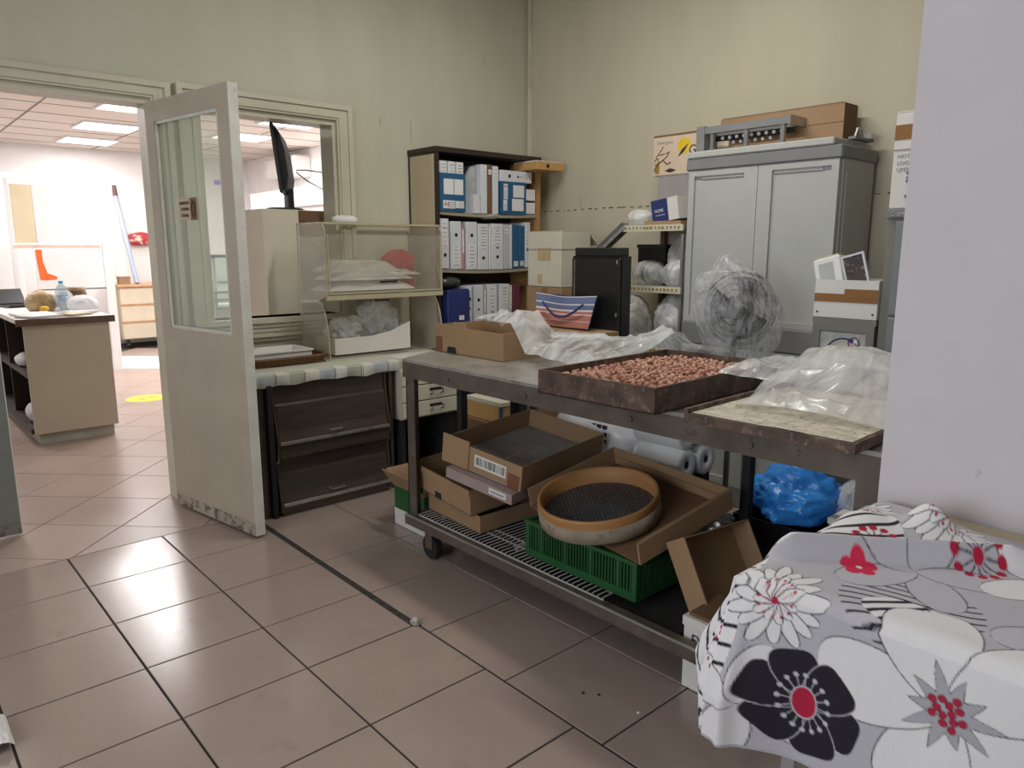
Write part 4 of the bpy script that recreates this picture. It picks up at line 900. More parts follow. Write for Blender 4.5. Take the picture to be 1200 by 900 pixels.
# striped bag standing on a carton behind the table
carton('cardboard_carton', 'brown carton hidden behind the worktable under the striped bag', 2.80, 3.04, 2.54, 3.08, 0.002, 0.945, M_card)
def sb(u, v):
    y = 3.065-u*0.43+(v-0.5)*(0.02-0.06*(u-0.5)); z = 0.957+v*0.175-0.012*math.sin(u*PI)*v; x = 2.90+0.05*v+0.012*math.sin(u*9)*(0.3+v)
    return (x, y, z)
NU, NV = 60, 60; bm = grid(NU, NV, sb)
t = thing('striped_bag', 'blue and red striped shopping bag behind the worktable', 'shopping bag')
bo = obj('front_panel', bm, M_print, t, True)
ca = bo.data.color_attributes.new('print', 'FLOAT_COLOR', 'POINT'); cols = []
for j in range(NV):
    for i in range(NU):
        v = j/(NV-1); c = (0.13, 0.16, 0.28)
        if v < 0.52: c = (0.42, 0.17, 0.14)
        if 0.40 < v < 0.43 or 0.52 < v < 0.56 or 0.72 < v < 0.76 or v > 0.97 or 0.2 < v < 0.22: c = (0.66, 0.62, 0.60)
        if 0.56 < v < 0.62: c = (0.12, 0.14, 0.26)
        cols += [*c, 1]
ca.data.foreach_set('color', cols)
obj('back_panel', grid(20, 10, lambda u, v: (sb(u, v)[0]+0.05*math.sin(PI*u)+0.01, sb(u, v)[1], sb(u, v)[2])), M_navy, t, True)
hp = [(2.915-0.02*math.sin(k/12*PI), 3.0-k/12*0.31, 1.085-0.075*math.sin(k/12*PI)) for k in range(13)]
obj('handle', T(hp, 0.006, 6), M_navy, t)

# ================================================================ GREY CUPBOARD
KX, KY0, KY1, KZ = 3.45, 1.60, 2.425, 1.885
t = thing('resin_cupboard', 'tall light-grey resin cupboard with two doors against the right wall', 'cupboard', (KX, KY0, 0))
KW = KY1-KY0; KD = 0.36
obj('body', B(0.03, KD, 0, KW, 0.02, 1.79), M_keter, t)
for y0, y1 in ((0.004, KW/2-0.0015), (KW/2+0.0015, KW-0.004)):
    for z0, z1 in ((0.987, 1.789), (0.117, 0.863)):
        d = obj('door', bars((0.008, 0.03, y0, y1, z0, z1)), M_keter, t)
        fr = 0.045
        obj('door_frame', bars((-0.006, 0.008, y0, y0+0.075 if y0 > 0.2 else y0+0.035, z0+0.03, z1-0.03), (-0.006, 0.008, y1-0.075 if y0 < 0.2 else y1-0.035, y1, z0+0.03, z1-0.03), (-0.006, 0.008, y0, y1, z1-0.03, z1), (-0.006, 0.008, y0, y1, z0, z0+0.03)), M_keter, d)
        obj('door_bevel', prism(bm_new(), [(z1-0.03, -0.006), (z1-0.03, 0.008), (z1-0.06, 0.008)], 'y', 0, 0.001) if False else bars((0.001, 0.008, y0+0.08, y1-0.08, z1-0.045, z1-0.03)), M_keter, d)
obj('middle_band', B(-0.010, KD, -0.004, KW+0.004, 0.865, 0.985), M_keterdk, t, bevel=0.005)
obj('plinth', B(-0.010, KD, -0.004, KW+0.004, 0.0, 0.115), M_keterdk, t, bevel=0.005)
obj('top_band', B(-0.015, KD+0.01, -0.01, KW+0.01, 1.79, 1.85), M_keterdk, t, bevel=0.006)
obj('top_slab', B(-0.02, KD+0.01, 0.03, KW+0.005, 1.85, KZ), M_keter, t, bevel=0.006)
obj('side_recess', B(0.06, KD-0.05, -0.004, 0, 1.02, 1.73), M_keter, t, bevel=0.001)
# on top
t = thing('long_carton', 'long low brown carton on top of the grey cupboard', 'carton', (3.66, 1.70, KZ+0.001))
obj('front_panel', B(0, 0.005, 0, 0.68, 0, 0.185), M_card, t); obj('back_panel', B(0.14, 0.145, 0, 0.68, 0, 0.18), M_card, t)
obj('base', B(0.005, 0.14, 0, 0.68, 0, 0.005), M_card, t); obj('end_panel', B(0.005, 0.14, 0, 0.005, 0.005, 0.185), M_carddk, t); obj('end_panel', B(0.005, 0.14, 0.675, 0.68, 0.005, 0.18), M_card, t)
obj('fold_line', B(-0.0012, 0, 0.0, 0.68, 0.096, 0.099), M_carddk, t); obj('flap', B(-0.002, 0.07, 0.01, 0.67, 0.185, 0.189), M_cardin, t)
t = thing('folding_rack', 'dark grey folded rack with rollers on the grey cupboard', 'rack', (3.50, 1.90, KZ+0.001))
obj('top_rail', B(0, 0.03, 0.0, 0.52, 0.095, 0.13), M_keterdk, t); obj('top_rail', B(0.11, 0.14, 0.0, 0.50, 0.095, 0.12), M_keterdk, t)
obj('end_frame', B(-0.005, 0.14, 0.47, 0.52, 0.0, 0.135), M_filedk if False else M_keterdk, t)
for y in (0.02, 0.42, 0.22): obj('post', B(0.005, 0.025, y, y+0.02, 0.0, 0.095), M_alu, t)
obj('cross_rail', B(0.06, 0.075, 0.0, 0.48, 0.06, 0.085), M_blackmat, t); obj('base_rail', B(0, 0.02, 0.02, 0.47, 0, 0.012), M_alu, t)
for k in range(9): obj('roller', T([(0.052, 0.06+k*0.042, 0.072), (0.062, 0.06+k*0.042, 0.072)], 0.009, 10), M_white, t)
for k in range(6): obj('roller', T([(0.052, 0.12+k*0.042, 0.045), (0.062, 0.12+k*0.042, 0.045)], 0.008, 10), M_white, t)
obj('corner_bracket', B(0.0, 0.16, -0.012, 0.0, 0.09, 0.135), M_alu, t)
t = thing('metal_clip', 'grey metal bracket at the right edge of the cupboard top', 'bracket', (3.58, 1.60, KZ+0.001))
obj('plate', B(0, 0.20, 0, 0.035, -0.03 if False else 0.0, 0.012), M_keterdk, t); obj('bent_tab', T([(0.03, 0.015, 0.012), (0.05, 0.015, 0.05), (0.08, 0.015, 0.05), (0.10, 0.015, 0.012)], 0.008, 6), M_alu, t)
obj('end_block', B(0.14, 0.21, -0.01, 0.03, 0.012, 0.035), M_alu, t)

# ================================================================ FAN UNDER A BAG
FC = Vector((3.0, 1.80, 1.115)); fdir = Vector((-0.62, -0.78, 0.06)).normalized()
t = thing('pedestal_fan', 'dark pedestal fan wrapped in a clear bag before the cupboard', 'fan')
fx = fdir.cross(Vector((0, 0, 1))).normalized(); fy = fx.cross(fdir).normalized()*-1
if fy.z < 0: fy = -fy
Mf = Matrix((fx, fy, fdir)).transposed().to_4x4(); Mf.translation = FC
Mfb = Mf.copy(); Mf = Mf @ Matrix.Scale(0.92, 4)
gm = bm_new()
for r, z in ((0.18, 0.0), (0.168, 0.028), (0.15, 0.045), (0.132, 0.054), (0.114, 0.06), (0.096, 0.064), (0.078, 0.066), (0.06, 0.068), (0.045, 0.069)):
    tube(gm, [(r*math.cos(2*PI*k/32), r*math.sin(2*PI*k/32), z) for k in range(32)], 0.0016 if r < 0.18 else 0.006, 4, True)
for k in range(30):
    a = 2*PI*k/30; tube(gm, [(0.04*math.cos(a), 0.04*math.sin(a), 0.069), (0.15*math.cos(a+0.15), 0.15*math.sin(a+0.15), 0.045), (0.18*math.cos(a+0.2), 0.18*math.sin(a+0.2), 0)], 0.0016, 4)
obj('front_grille', xform(gm, Mf), mat('fan_grey', (0.22, 0.22, 0.23), 0.4, 0.3), t)
gm = bm_new()
for r, z in ((0.175, -0.03), (0.15, -0.05), (0.12, -0.06), (0.09, -0.065), (0.06, -0.067)):
    tube(gm, [(r*math.cos(2*PI*k/32), r*math.sin(2*PI*k/32), z) for k in range(32)], 0.002, 4, True)
obj('rear_grille', xform(gm, Mf), M_black, t)
obj('hub_cap', xform(lathe([(0.04, 0.066), (0.038, 0.076), (0.001, 0.078)], 20), Mf), M_black, t)
for k in range(3):
    bl = grid(8, 8, lambda u, v: ((0.03+0.125*u)*math.cos(2.1*k+(v-0.5)*1.3), (0.03+0.125*u)*math.sin(2.1*k+(v-0.5)*1.3), 0.02*(v-0.5)))
    obj('blade', xform(bl, Mf), mat('fan_blade', (0.05, 0.055, 0.06), 0.3), t, True)
obj('motor', xform(lathe([(0.001, -0.13), (0.05, -0.12), (0.06, -0.09), (0.05, -0.05), (0.001, -0.045)], 20), Mf), M_black, t, True)
obj('pole', T([(3.06, 1.865, 0.03), (3.06, 1.865, 1.06)], 0.014, 10), M_alu, t)
obj('base', lathe([(0.001, 0.05), (0.05, 0.045), (0.19, 0.018), (0.20, 0.002), (0.001, 0.002)], 28, (3.06, 1.865, 0)), M_black, t, True)
def fanbag():
    bm = bm_new(); n, mm = 90, 60; rings = []
    for j in range(mm+1):
        v = j/mm; z = 0.235-0.46*v               # local height
        if v < 0.16: w = 0.020+0.55*v
        else: w = 0.055+0.165*math.sqrt(max(0.0, 1-((v-0.57)/0.48)**2)); w = max(w, 0.108)
        if v > 0.8: w = max(w, 0.16)
        ring = []
        for k in range(n):
            a = 2*PI*k/n; p = Vector((math.cos(a)*2.0, math.sin(a)*2.0, v*2.2))
            cr1 = crease(p*0.9+Vector((0, 0, 4)), 4); ww = w*0.80*(1+0.03*cr1+0.045*folds(a*0.5, v*1.2, 9.0, 4.0, (0.2, 0.5, -0.3))*min(1, v*4))
            lean = 0.085*(1-v)**2
            ring.append(bm.verts.new((ww*1.05*math.cos(a)+lean, z+0.012*noise.noise(p*2), 0.0+0.115*math.sin(a)*(w/0.2)+0.014*cr1)))
        rings.append(ring)
    for A, C in zip(rings, rings[1:]):
        for k in range(n): bm.faces.new((A[k], A[(k+1) % n], C[(k+1) % n], C[k]))
    bm.faces.new(rings[0])
    return xform(bm, Mfb)
tag(obj('plastic_bag', fanbag(), M_filmfan, None, True), 'clear plastic bag pulled over the fan head', 'plastic bag')

# ================================================================ FILING CABINET AND NEIGHBOURS
t = thing('filing_cabinet', 'grey-green steel filing cabinet half hidden by the lilac column', 'filing cabinet', (2.93, 0.598, 0))
obj('body', B(0.012, 0.62, 0, 0.57, 0, 1.49), M_filedk, t)
obj('top', B(-0.005, 0.625, -0.003, 0.573, 1.49, 1.525), M_keterdk, t, bevel=0.003)
for k in range(4):
    z0 = 0.06+k*0.357
    d = obj('drawer', B(-0.006, 0.012, 0.03, 0.535, z0, z0+0.348), M_filecab, t, bevel=0.003)
    obj('handle', B(-0.02, -0.006, 0.20, 0.36, z0+0.25, z0+0.27), M_alu, d); obj('card_holder', B(-0.009, -0.006, 0.24, 0.32, z0+0.29, z0+0.32), M_alu, d)
obj('badge', B(-0.007, -0.005, 0.44, 0.555, 1.497, 1.518), M_keterdk, t)
text('SIMON', 0.018, mat('badge_ink', (0.5, 0.5, 0.5), 0.4), t, FX((-0.0075, 0.535, 1.501)))
obj('badge_ring', tube(bm_new(), [(-0.0078, 0.547+0.007*math.cos(k*PI/6), 1.507+0.007*math.sin(k*PI/6)) for k in range(12)], 0.0012, 4, True), mat('badge_ink', (0.5, 0.5, 0.5), 0.4), t)
t = carton('white_carton', 'white taped carton on top of the filing cabinet', 2.935, 3.31, 0.75, 1.167, 1.5265, 1.872, M_carton, tapes=[('x', 0.0, 0.417, 0.245, 0.298)])
for r, s in enumerate(('NOTIF', 'LOGO 1', 'UMPD')): text(s, 0.020, M_inkgrey, t, FX((-0.0008, 0.402, 0.180-r*0.024)), xs=1.0)
obj('lid_edge', B(-0.002, 0.0, 0.0, 0.417, 0.208, 0.212), M_greycard, t)
bm = bm_new()
tube(bm, [(-0.0012, 0.335+0.033*math.cos(a), 0.07+0.042*math.sin(a)) for a in np.linspace(0.6, 5.7, 16)], 0.006, 5); tube(bm, [(-0.0012, 0.345+0.018*math.cos(a), 0.118+0.016*math.sin(a)) for a in np.linspace(0.3, 5.9, 12)], 0.006, 5)
obj('blue_emblem', bm, mat('blue_ink', (0.10, 0.16, 0.33), 0.6, var=0.1), t)
t = thing('wooden_cabinet', 'narrow grey wooden cabinet with a logo panel by the filing cabinet', 'cabinet', (2.93, 1.175, 0))
obj('body', B(0.01, 0.24, 0.0, 0.245, 0, 1.085), M_filedk, t); obj('top', B(-0.005, 0.245, -0.004, 0.249, 1.085, 1.107), M_filedk, t)
obj('front_frame', bars((-0.006, 0.01, 0, 0.03, 0, 1.085), (-0.006, 0.01, 0.215, 0.245, 0, 1.085), (-0.006, 0.01, 0.03, 0.215, 1.055, 1.085)), M_filedk, t)
pn = obj('logo_panel', B(0.004, 0.010, 0.03, 0.215, 0.80, 1.05), mat('speckled_paper', (0.50, 0.50, 0.47), 0.7, var=0.15, scale=60), t)
obj('ring_mark', T([(0.003, 0.118+0.072*math.cos(a), 0.955+0.072*math.sin(a)) for a in np.linspace(0.0, PI, 18)], 0.0035, 5), M_navy, pn)
obj('disc_mark', xform(lathe([(0.001, 0), (0.07, 0)], 24), Matrix.Translation((0.0036, 0.118, 0.955)) @ Matrix.Rotation(PI/2, 4, 'Y')), M_cream, pn)
obj('flag_disc', T([(0.003, 0.078, 1.012), (0.0005, 0.078, 1.012)], 0.021, 18), mat('flag_pink', (0.60, 0.38, 0.38), 0.6), pn)
obj('flag_canton', B(-0.0008, 0.0004, 0.078, 0.094, 1.012, 1.027), M_navy, pn); obj('flag_white', B(-0.0006, 0.0003, 0.064, 0.078, 1.012, 1.026), M_paper, pn)
obj('flag_ring', T([(0.0005, 0.078+0.021*math.cos(k*PI/9), 1.012+0.021*math.sin(k*PI/9)) for k in range(18)], 0.002, 4, True), M_navy, pn)
text('ALL CHINA', 0.021, M_ink, pn, FX((0.0024, 0.182, 0.965)), xs=1.1)
t = thing('white_box', 'open white box with brown tape holding books by the filing cabinet', 'box', (2.925, 1.172, 1.1085))
for b in ((0, 0.006, 0, 0.25, 0, 0.15), (0.205, 0.211, 0, 0.25, 0, 0.15), (0.006, 0.205, 0, 0.006, 0, 0.15), (0.006, 0.205, 0.244, 0.25, 0, 0.15), (0.006, 0.205, 0.006, 0.244, 0, 0.006)): obj('side' if b[5] > 0.1 else 'bottom', B(*b), M_carton, t)
obj('tape', B(-0.0015, 0, 0.0, 0.25, 0.062, 0.095), M_tape, t); obj('tape', B(-0.0022, -0.0005, 0.0, 0.13, 0.08, 0.115), M_tape, t)
for y in (0.015, 0.235): obj('rivet', T([(-0.003, y, 0.02), (0, y, 0.02)], 0.004, 8), M_black, t)
t = thing('white_file', 'white plastic file standing in the open white box', 'file', (2.95, 1.30, 1.116), 0, None, M=basis((2.95, 1.29, 1.118), (1, 0.0, -0.10), (0.0, 1, -0.28)))
obj('cover', B(0, 0.13, 0, 0.11, 0, 0.25), M_white, t, bevel=0.004); obj('pages', B(0.01, 0.14, 0.008, 0.10, 0.24, 0.258), M_cream, t); obj('grey_label', B(-0.0015, 0, 0.03, 0.09, 0.08, 0.23), M_inkgrey if False else mat('pale_grey', (0.48, 0.49, 0.5), 0.6), t)
t = thing('framed_picture', 'dark picture in a pale frame leaning in the white box', 'picture', M=basis((2.96, 1.185, 1.118), (1, 0.05, -0.05), (0.0, 1, -0.30)))
obj('frame', bars((0, 0.012, 0, 0.008, 0, 0.265), (0, 0.012, 0.082, 0.09, 0, 0.265), (0, 0.012, 0.008, 0.082, 0.257, 0.265), (0, 0.012, 0.008, 0.082, 0, 0.008)), M_binder, t)
obj('print', B(0.003, 0.010, 0.008, 0.082, 0.008, 0.257), mat('dark_print', (0.05, 0.03, 0.03), 0.4, var=0.6, scale=20, c2=(0.30, 0.28, 0.25), thr=0.60), t)

# ================================================================ WORKTABLE
TX0, TX1, TY0, TY1, TZ = 1.79, 2.47, 0.665, 2.735, 0.90
t = thing('worktable', 'long steel worktable on castors in the middle of the room', 'table')
bm = bm_new(); prism(bm, [(TX0, TY0), (TX1, TY0), (TX1, 2.98), (2.05, 2.855), (TX0, TY1)], 'z', TZ-0.012, TZ); obj('tabletop', bm, M_steel, t)
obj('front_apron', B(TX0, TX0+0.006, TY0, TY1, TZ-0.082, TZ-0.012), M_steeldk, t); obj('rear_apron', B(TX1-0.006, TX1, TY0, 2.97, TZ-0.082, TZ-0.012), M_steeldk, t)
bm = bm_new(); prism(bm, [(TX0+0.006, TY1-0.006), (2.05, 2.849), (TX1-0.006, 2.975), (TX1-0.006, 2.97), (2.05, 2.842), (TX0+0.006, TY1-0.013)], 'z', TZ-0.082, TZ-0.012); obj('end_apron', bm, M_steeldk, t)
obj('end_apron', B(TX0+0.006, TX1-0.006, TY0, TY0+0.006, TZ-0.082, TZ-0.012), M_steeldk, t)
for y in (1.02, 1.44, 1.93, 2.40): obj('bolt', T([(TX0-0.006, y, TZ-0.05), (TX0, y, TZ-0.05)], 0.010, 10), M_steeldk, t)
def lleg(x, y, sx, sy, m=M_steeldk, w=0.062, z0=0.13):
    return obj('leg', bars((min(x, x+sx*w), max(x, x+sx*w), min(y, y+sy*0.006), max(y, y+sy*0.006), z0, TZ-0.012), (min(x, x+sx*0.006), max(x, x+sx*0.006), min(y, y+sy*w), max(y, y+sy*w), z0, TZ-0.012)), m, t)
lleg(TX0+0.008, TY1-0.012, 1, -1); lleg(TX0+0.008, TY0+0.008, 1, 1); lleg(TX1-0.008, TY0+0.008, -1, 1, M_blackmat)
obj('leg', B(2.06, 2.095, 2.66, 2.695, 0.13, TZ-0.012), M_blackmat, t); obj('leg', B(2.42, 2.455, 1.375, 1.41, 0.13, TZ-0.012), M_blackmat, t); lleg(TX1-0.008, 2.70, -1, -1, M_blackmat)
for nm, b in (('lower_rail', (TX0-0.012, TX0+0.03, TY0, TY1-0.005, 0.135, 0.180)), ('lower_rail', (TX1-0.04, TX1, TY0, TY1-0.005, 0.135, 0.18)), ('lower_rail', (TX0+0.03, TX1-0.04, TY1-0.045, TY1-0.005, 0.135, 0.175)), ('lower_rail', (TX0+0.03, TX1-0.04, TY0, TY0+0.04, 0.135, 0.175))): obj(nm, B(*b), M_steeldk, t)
obj('rail_edge', B(TX0-0.013, TX0-0.008, TY0, TY1-0.005, 0.176, 0.184), M_steel, t, label='bright worn rail edge')
obj('lower_deck', B(TX0+0.03, TX1-0.04, 1.27, 2.69, 0.140, 0.156), M_blackmat, t)
def caster(x, y):
    c = obj('caster', bars((x-0.03, x+0.03, y-0.03, y+0.03, 0.125, 0.135), (x-0.024, x-0.019, y-0.025, y+0.025, 0.05, 0.127), (x+0.019, x+0.024, y-0.025, y+0.025, 0.05, 0.127)), M_steeldk, t)
    obj('wheel', T([(x-0.017, y, 0.056), (x+0.017, y, 0.056)], 0.055, 18), M_blackmat, c)
for x, y in ((1.825, 2.58), (2.42, 2.58), (1.825, 0.75), (2.42, 0.75)): caster(x, y)
# wire rack on the lower deck
t = thing('wire_rack', 'white wire rack lying along the lower deck of the worktable', 'rack', (1.81, 1.55, 0.163))
w = bm_new()
for k in range(46): y = 0.01+k*0.0244; tube(w, [(0, y, 0.022), (0.012, y, 0.026), (0.44, y, 0.026)], 0.0028, 4)
o = obj('wires', w, mat('white_wire', (0.50, 0.48, 0.46), 0.4, 0.2, var=0.1), t); o['kind'] = 'stuff'
for x in (0.10, 0.145, 0.435): obj('bearer', T([(x, 0, 0.0195), (x, 1.125, 0.0195)], 0.004, 6), mat('white_wire', (0.50, 0.48, 0.46), 0.4, 0.2), t)
obj('front_lip', T([(0, 0, 0.022), (0, 1.125, 0.022)], 0.0035, 6), mat('white_wire', (0.5, 0.48, 0.46), 0.4), t)
for k in range(3): obj('foot', B(0.10, 0.145, 0.05+0.5*k, 0.07+0.5*k, -0.006, 0.017), mat('white_wire', (0.5, 0.48, 0.46), 0.4), t)

# nut tray
Mn = basis((1.705, 1.285, TZ+0.001), (1, 0.03, 0), (0, 1, 0)); NW, ND = 0.74, 0.475
t = thing('nut_tray', 'blackened metal tray filled with reddish nuts on the worktable', 'tray', M=Mn)
obj('bottom', B(0, NW, 0, ND, 0, 0.006), M_tray, t)
for b in ((0, NW, 0, 0.008, 0, 0.08), (0, NW, ND-0.008, ND, 0, 0.08), (0, 0.008, 0.008, ND-0.008, 0, 0.08), (NW-0.008, NW, 0.008, ND-0.008, 0, 0.08)): obj('rim', B(*b), M_tray, t)
obj('paper_liner', grid(30, 20, lambda u, v: (0.01+u*(NW-0.02), 0.01+v*(ND-0.02), 0.042+0.003*fbm((u*6, v*4, 0)))), M_flour, t, True)
# nuts: 300 nearest as things, the rest joined
rn = random.Random(3); spots = []
tries = 0
while len(spots) < 2300 and tries < 60000:
    tries += 1
    x = rn.uniform(0.022, NW-0.03); y = rn.uniform(0.022, ND-0.03)
    if x < 0.10 and 0.20 > y > 0.02 and rn.random() < 0.6: continue
    if ((x-0.17)/0.05)**2+((y-0.13)/0.022)**2 < 1 or ((x-0.05)/0.04)**2+((y-0.34)/0.012)**2 < 1 or ((x-0.035)/0.03)**2+((y-0.06)/0.02)**2 < 1: continue
    spots.append((x, y))
layer = {}
nut_pts = []
for x, y in spots:
    key = (int(x/0.0155), int(y/0.0155)); k = layer.get(key, 0)
    if k >= 2: continue
    layer[key] = k+1
    heap = 0.010*math.exp(-((x-0.42)/0.25)**2-((y-0.26)/0.16)**2)
    nut_pts.append((x, y, 0.047+k*0.010+heap+rn.uniform(0, 0.003)))
nut_pts.sort(key=lambda p: p[0]*0.9+p[1]*0.6)
def nut_bm(bm, M):
    vs = bmesh.ops.create_icosphere(bm, subdivisions=1, radius=1, matrix=M @ Matrix.Diagonal((0.0105, 0.0080, 0.0078, 1)))['verts']
    for v in vs: v.co += Vector((rn.uniform(-1, 1), rn.uniform(-1, 1), rn.uniform(-1, 1)))*0.0006
nm_ = []
for q in range(5):
    bm = bm_new(); nut_bm(bm, Matrix()); me = bpy.data.meshes.new('nut'); bm.to_mesh(me); bm.free()
    for p in me.polygons: p.use_smooth = True
    me.materials.append(mat('roasted_nut_%s' % 'abcde'[q], [(0.44, 0.21, 0.15), (0.52, 0.28, 0.20), (0.33, 0.14, 0.095), (0.56, 0.34, 0.25), (0.43, 0.22, 0.145)][q], 0.6, var=0.3, scale=60)); nm_.append(me)
Me = Matrix.Rotation
for (x, y, z) in nut_pts[:300]:
    o = bpy.data.objects.new('nut', nm_[rn.randrange(5)]); COL.objects.link(o)
    o.matrix_world = Mn @ Matrix.Translation((x, y, z)) @ Me(rn.uniform(0, 6), 4, 'Z') @ Me(rn.uniform(-0.6, 0.6), 4, 'Y')
    tag(o, 'reddish brown nut spread near the front corner of the tray', 'nut', 'nuts in the blackened tray')
bms = [bm_new() for _ in range(5)]
for (x, y, z) in nut_pts[300:]: nut_bm(bms[rn.randrange(5)], Matrix.Translation((x, y, z)) @ Me(rn.uniform(0, 6), 4, 'Z') @ Me(rn.uniform(-0.6, 0.6), 4, 'Y'))
big = bm_new(); faces_m = []
me = bpy.data.meshes.new('nut_heap')
for q, b in enumerate(bms):
    mp_ = {}
    for v in b.verts: mp_[v] = big.verts.new(v.co)
    for f in b.faces: nf = big.faces.new([mp_[v] for v in f.verts]); nf.material_index = q; nf.smooth = True
    b.free()
big.to_mesh(me); big.free()
for q in range(5): me.materials.append(nm_[q].materials[0])
o = bpy.data.objects.new('nut_heap', me); COL.objects.link(o); o.matrix_world = Mn
tag(o, 'heap of reddish nuts filling the rest of the tray', 'nuts', 'nuts in the blackened tray', 'stuff')

# floury board
t = thing('baking_board', 'flour-crusted flat baking board at the right of the worktable', 'board', M=basis((1.695, 0.70, TZ+0.001), (1, 0.03, 0), (0, 1, 0)))
obj('slab', B(0.0, 0.58, 0.0, 0.465, 0.006, 0.032), M_tray, t)
obj('crusted_top', grid(40, 30, lambda u, v: (0.012+u*0.56, 0.012+v*0.44, 0.033+0.003*max(0, fbm((u*5, v*4, 2))))), M_board, t, True)
obj('rim', bars((0, 0.58, 0.453, 0.465, 0.032, 0.045), (0.568, 0.58, 0, 0.453, 0.032, 0.045)), M_tray, t)
obj('runner', B(0.06, 0.52, 0.03, 0.06, 0, 0.006), M_tray, t); obj('runner', B(0.06, 0.52, 0.40, 0.43, 0, 0.006), M_tray, t)
# big bag on the board
def bigbag(u, v):
    x = 1.84+u*0.50; y = 0.685+v*0.43+0.10*u*v; e = min(u, 1-u)*min(v, 1-v)*4
    prof_u = math.sin(PI*min(1, u*1.05))**0.7 if u > 0 else 0
    h = 0.155*(max(0, math.sin(PI*v))**0.6)*(0.12+0.88*min(1, u*1.5)**1.4)*(1-max(0, u-0.8)*2.5)
    if v > 0.8: h *= 1-(v-0.8)*1.4
    c1 = crease((u*2.0+3, v*1.7, 1.0), 4)
    return (x+0.03*noise.noise(Vector((u*3, v*3, 8))), y+0.03*noise.noise(Vector((u*3, v*3, 3))), 0.938+max(0.0, h*(0.88+0.10*noise.noise(Vector((u*3.5, v*3.5, 4))))+0.011*folds(u, v, 2.0, 4.0)*min(1, e*6)+0.004*c1*min(1, e*8))+0.004)
tag(obj('plastic_bag', grid(110, 110, bigbag), M_filmw, None, True), 'large billowing clear bag on the floury board', 'plastic bag')
sheetbag('plastic_bag', 'flat end of clear film reaching over the nut tray corner', 2.06, 2.44, 1.06, 1.31, 0.985, 0.03, M_film, 52, 'plastic bag')
# carton at the left end
t = thing('cardboard_tray', 'brown notched carton tray at the left end of the worktable', 'carton', (2.06, 2.36, TZ+0.001))
bm = bm_new(); prism(bm, [(0.0, 0), (0.49, 0), (0.49, 0.13), (0.36, 0.125), (0.35, 0.145), (0.27, 0.145), (0.26, 0.12), (0, 0.118)], 'x', 0, 0.005); obj('front_panel', bm, M_card, t)
obj('back_panel', B(0.28, 0.285, 0, 0.49, 0, 0.125), M_card, t); obj('end_panel', B(0.005, 0.28, 0.485, 0.49, 0, 0.125), M_card, t); obj('end_panel', B(0.005, 0.28, 0, 0.005, 0, 0.12), M_card, t); obj('base', B(0.005, 0.28, 0.005, 0.485, 0, 0.004), M_cardin, t)
obj('notch', prism(bm_new(), [(0.33, 0), (0.405, 0), (0.395, 0.028), (0.34, 0.028)], 'x', -0.002, 0.0), M_black, t); obj('tape', B(-0.0015, 0, 0.44, 0.49, 0.0, 0.07), mat('red_brown_tape', (0.20, 0.08, 0.045), 0.4), t)
# plastic sheet thrown over
def sheet(u, v):
    x = 2.05+0.13*(1-v)+u*0.66; y = 2.70-v*0.90
    base = 0.915
    bx = min(1, max(0, (x-2.04)/0.05))*min(1, max(0, (2.38-x)/0.08)); by = min(1, max(0, (y-2.30)/0.1))
    base += 0.128*bx*by
    tr_in = min(1, max(0, (1.84-y)/0.10)); base += 0.095*tr_in
    c1 = crease((u*2.3, v*3.0, 6.0), 4)
    hump = 0.055*math.exp(-((x-2.38)/0.22)**2-((y-2.15)/0.30)**2)+0.085*math.exp(-((x-2.52)/0.12)**2-((y-1.85)/0.16)**2)
    edge = min(u, 1-u, v, 1-v)
    return (x+0.035*noise.noise(Vector((v*5, 1, u*2))), y+0.035*noise.noise(Vector((u*5, 4, v*2))), base+0.004+hump*0.9+(0.018+0.008*c1+0.013*folds(u, v*1.5, 5.0, 5.0))*min(1, edge*12+0.2))
tag(obj('plastic_sheet', grid(120, 150, sheet), M_film, None, True), 'crumpled clear plastic sheet draped behind the nut tray', 'plastic sheet')

# ================================================================ UNDER THE TABLE
def open_tray(name, label, M, w, d, h, m=M_card, mi=M_cardin, th=0.005, cat='cardboard tray', group=None, front=True):
    t = thing(name, label, cat, M=M, group=group)
    obj('bottom', B(0, w, 0, d, 0, th), mi, t)
    if front: obj('side_panel', B(0, th, 0, d, th, h), m, t)
    obj('side_panel', B(w-th, w, 0, d, th, h), m, t)
    obj('end_panel', B(th, w-th, 0, th, th, h), m, t); obj('end_panel', B(th, w-th, d-th, d, th, h), m, t)
    return t
# crate
CX, CY, CZ, cw, cd, ch = 1.865, 1.455, 0.192, 0.40, 0.55, 0.145
t = thing('plastic_crate', 'green slatted plastic crate on the lower deck', 'crate', (CX, CY, CZ))
obj('base', B(0, cw, 0, cd, 0, 0.03), M_green, t); obj('floor_plate', B(0.01, cw-0.01, 0.01, cd-0.01, 0.03, 0.034), M_green, t)
obj('rim', bars((-0.004, 0.012, -0.004, cd+0.004, ch-0.014, ch), (cw-0.012, cw+0.004, -0.004, cd+0.004, ch-0.014, ch), (0.012, cw-0.012, -0.004, 0.012, ch-0.014, ch), (0.012, cw-0.012, cd-0.012, cd+0.004, ch-0.014, ch)), M_green, t)
for x in (0.0, cw-0.02):
    for y in (0.0, cd-0.02): obj('corner_post', B(x, x+0.02, y, y+0.02, 0.03, ch-0.014), M_green, t)
def slat_row(axis, fixed, a, b2, n):
    st = (b2-a)/n
    for k in range(n):
        p = a+st*(k+0.5); wd = 0.014 if k % 9 == 4 else 0.0052
        if axis == 'y': obj('slat', B(fixed, fixed+0.006, p-wd/2, p+wd/2, 0.03, ch-0.014), M_green, t)
        else: obj('slat', B(p-wd/2, p+wd/2, fixed, fixed+0.006, 0.03, ch-0.014), M_green, t)
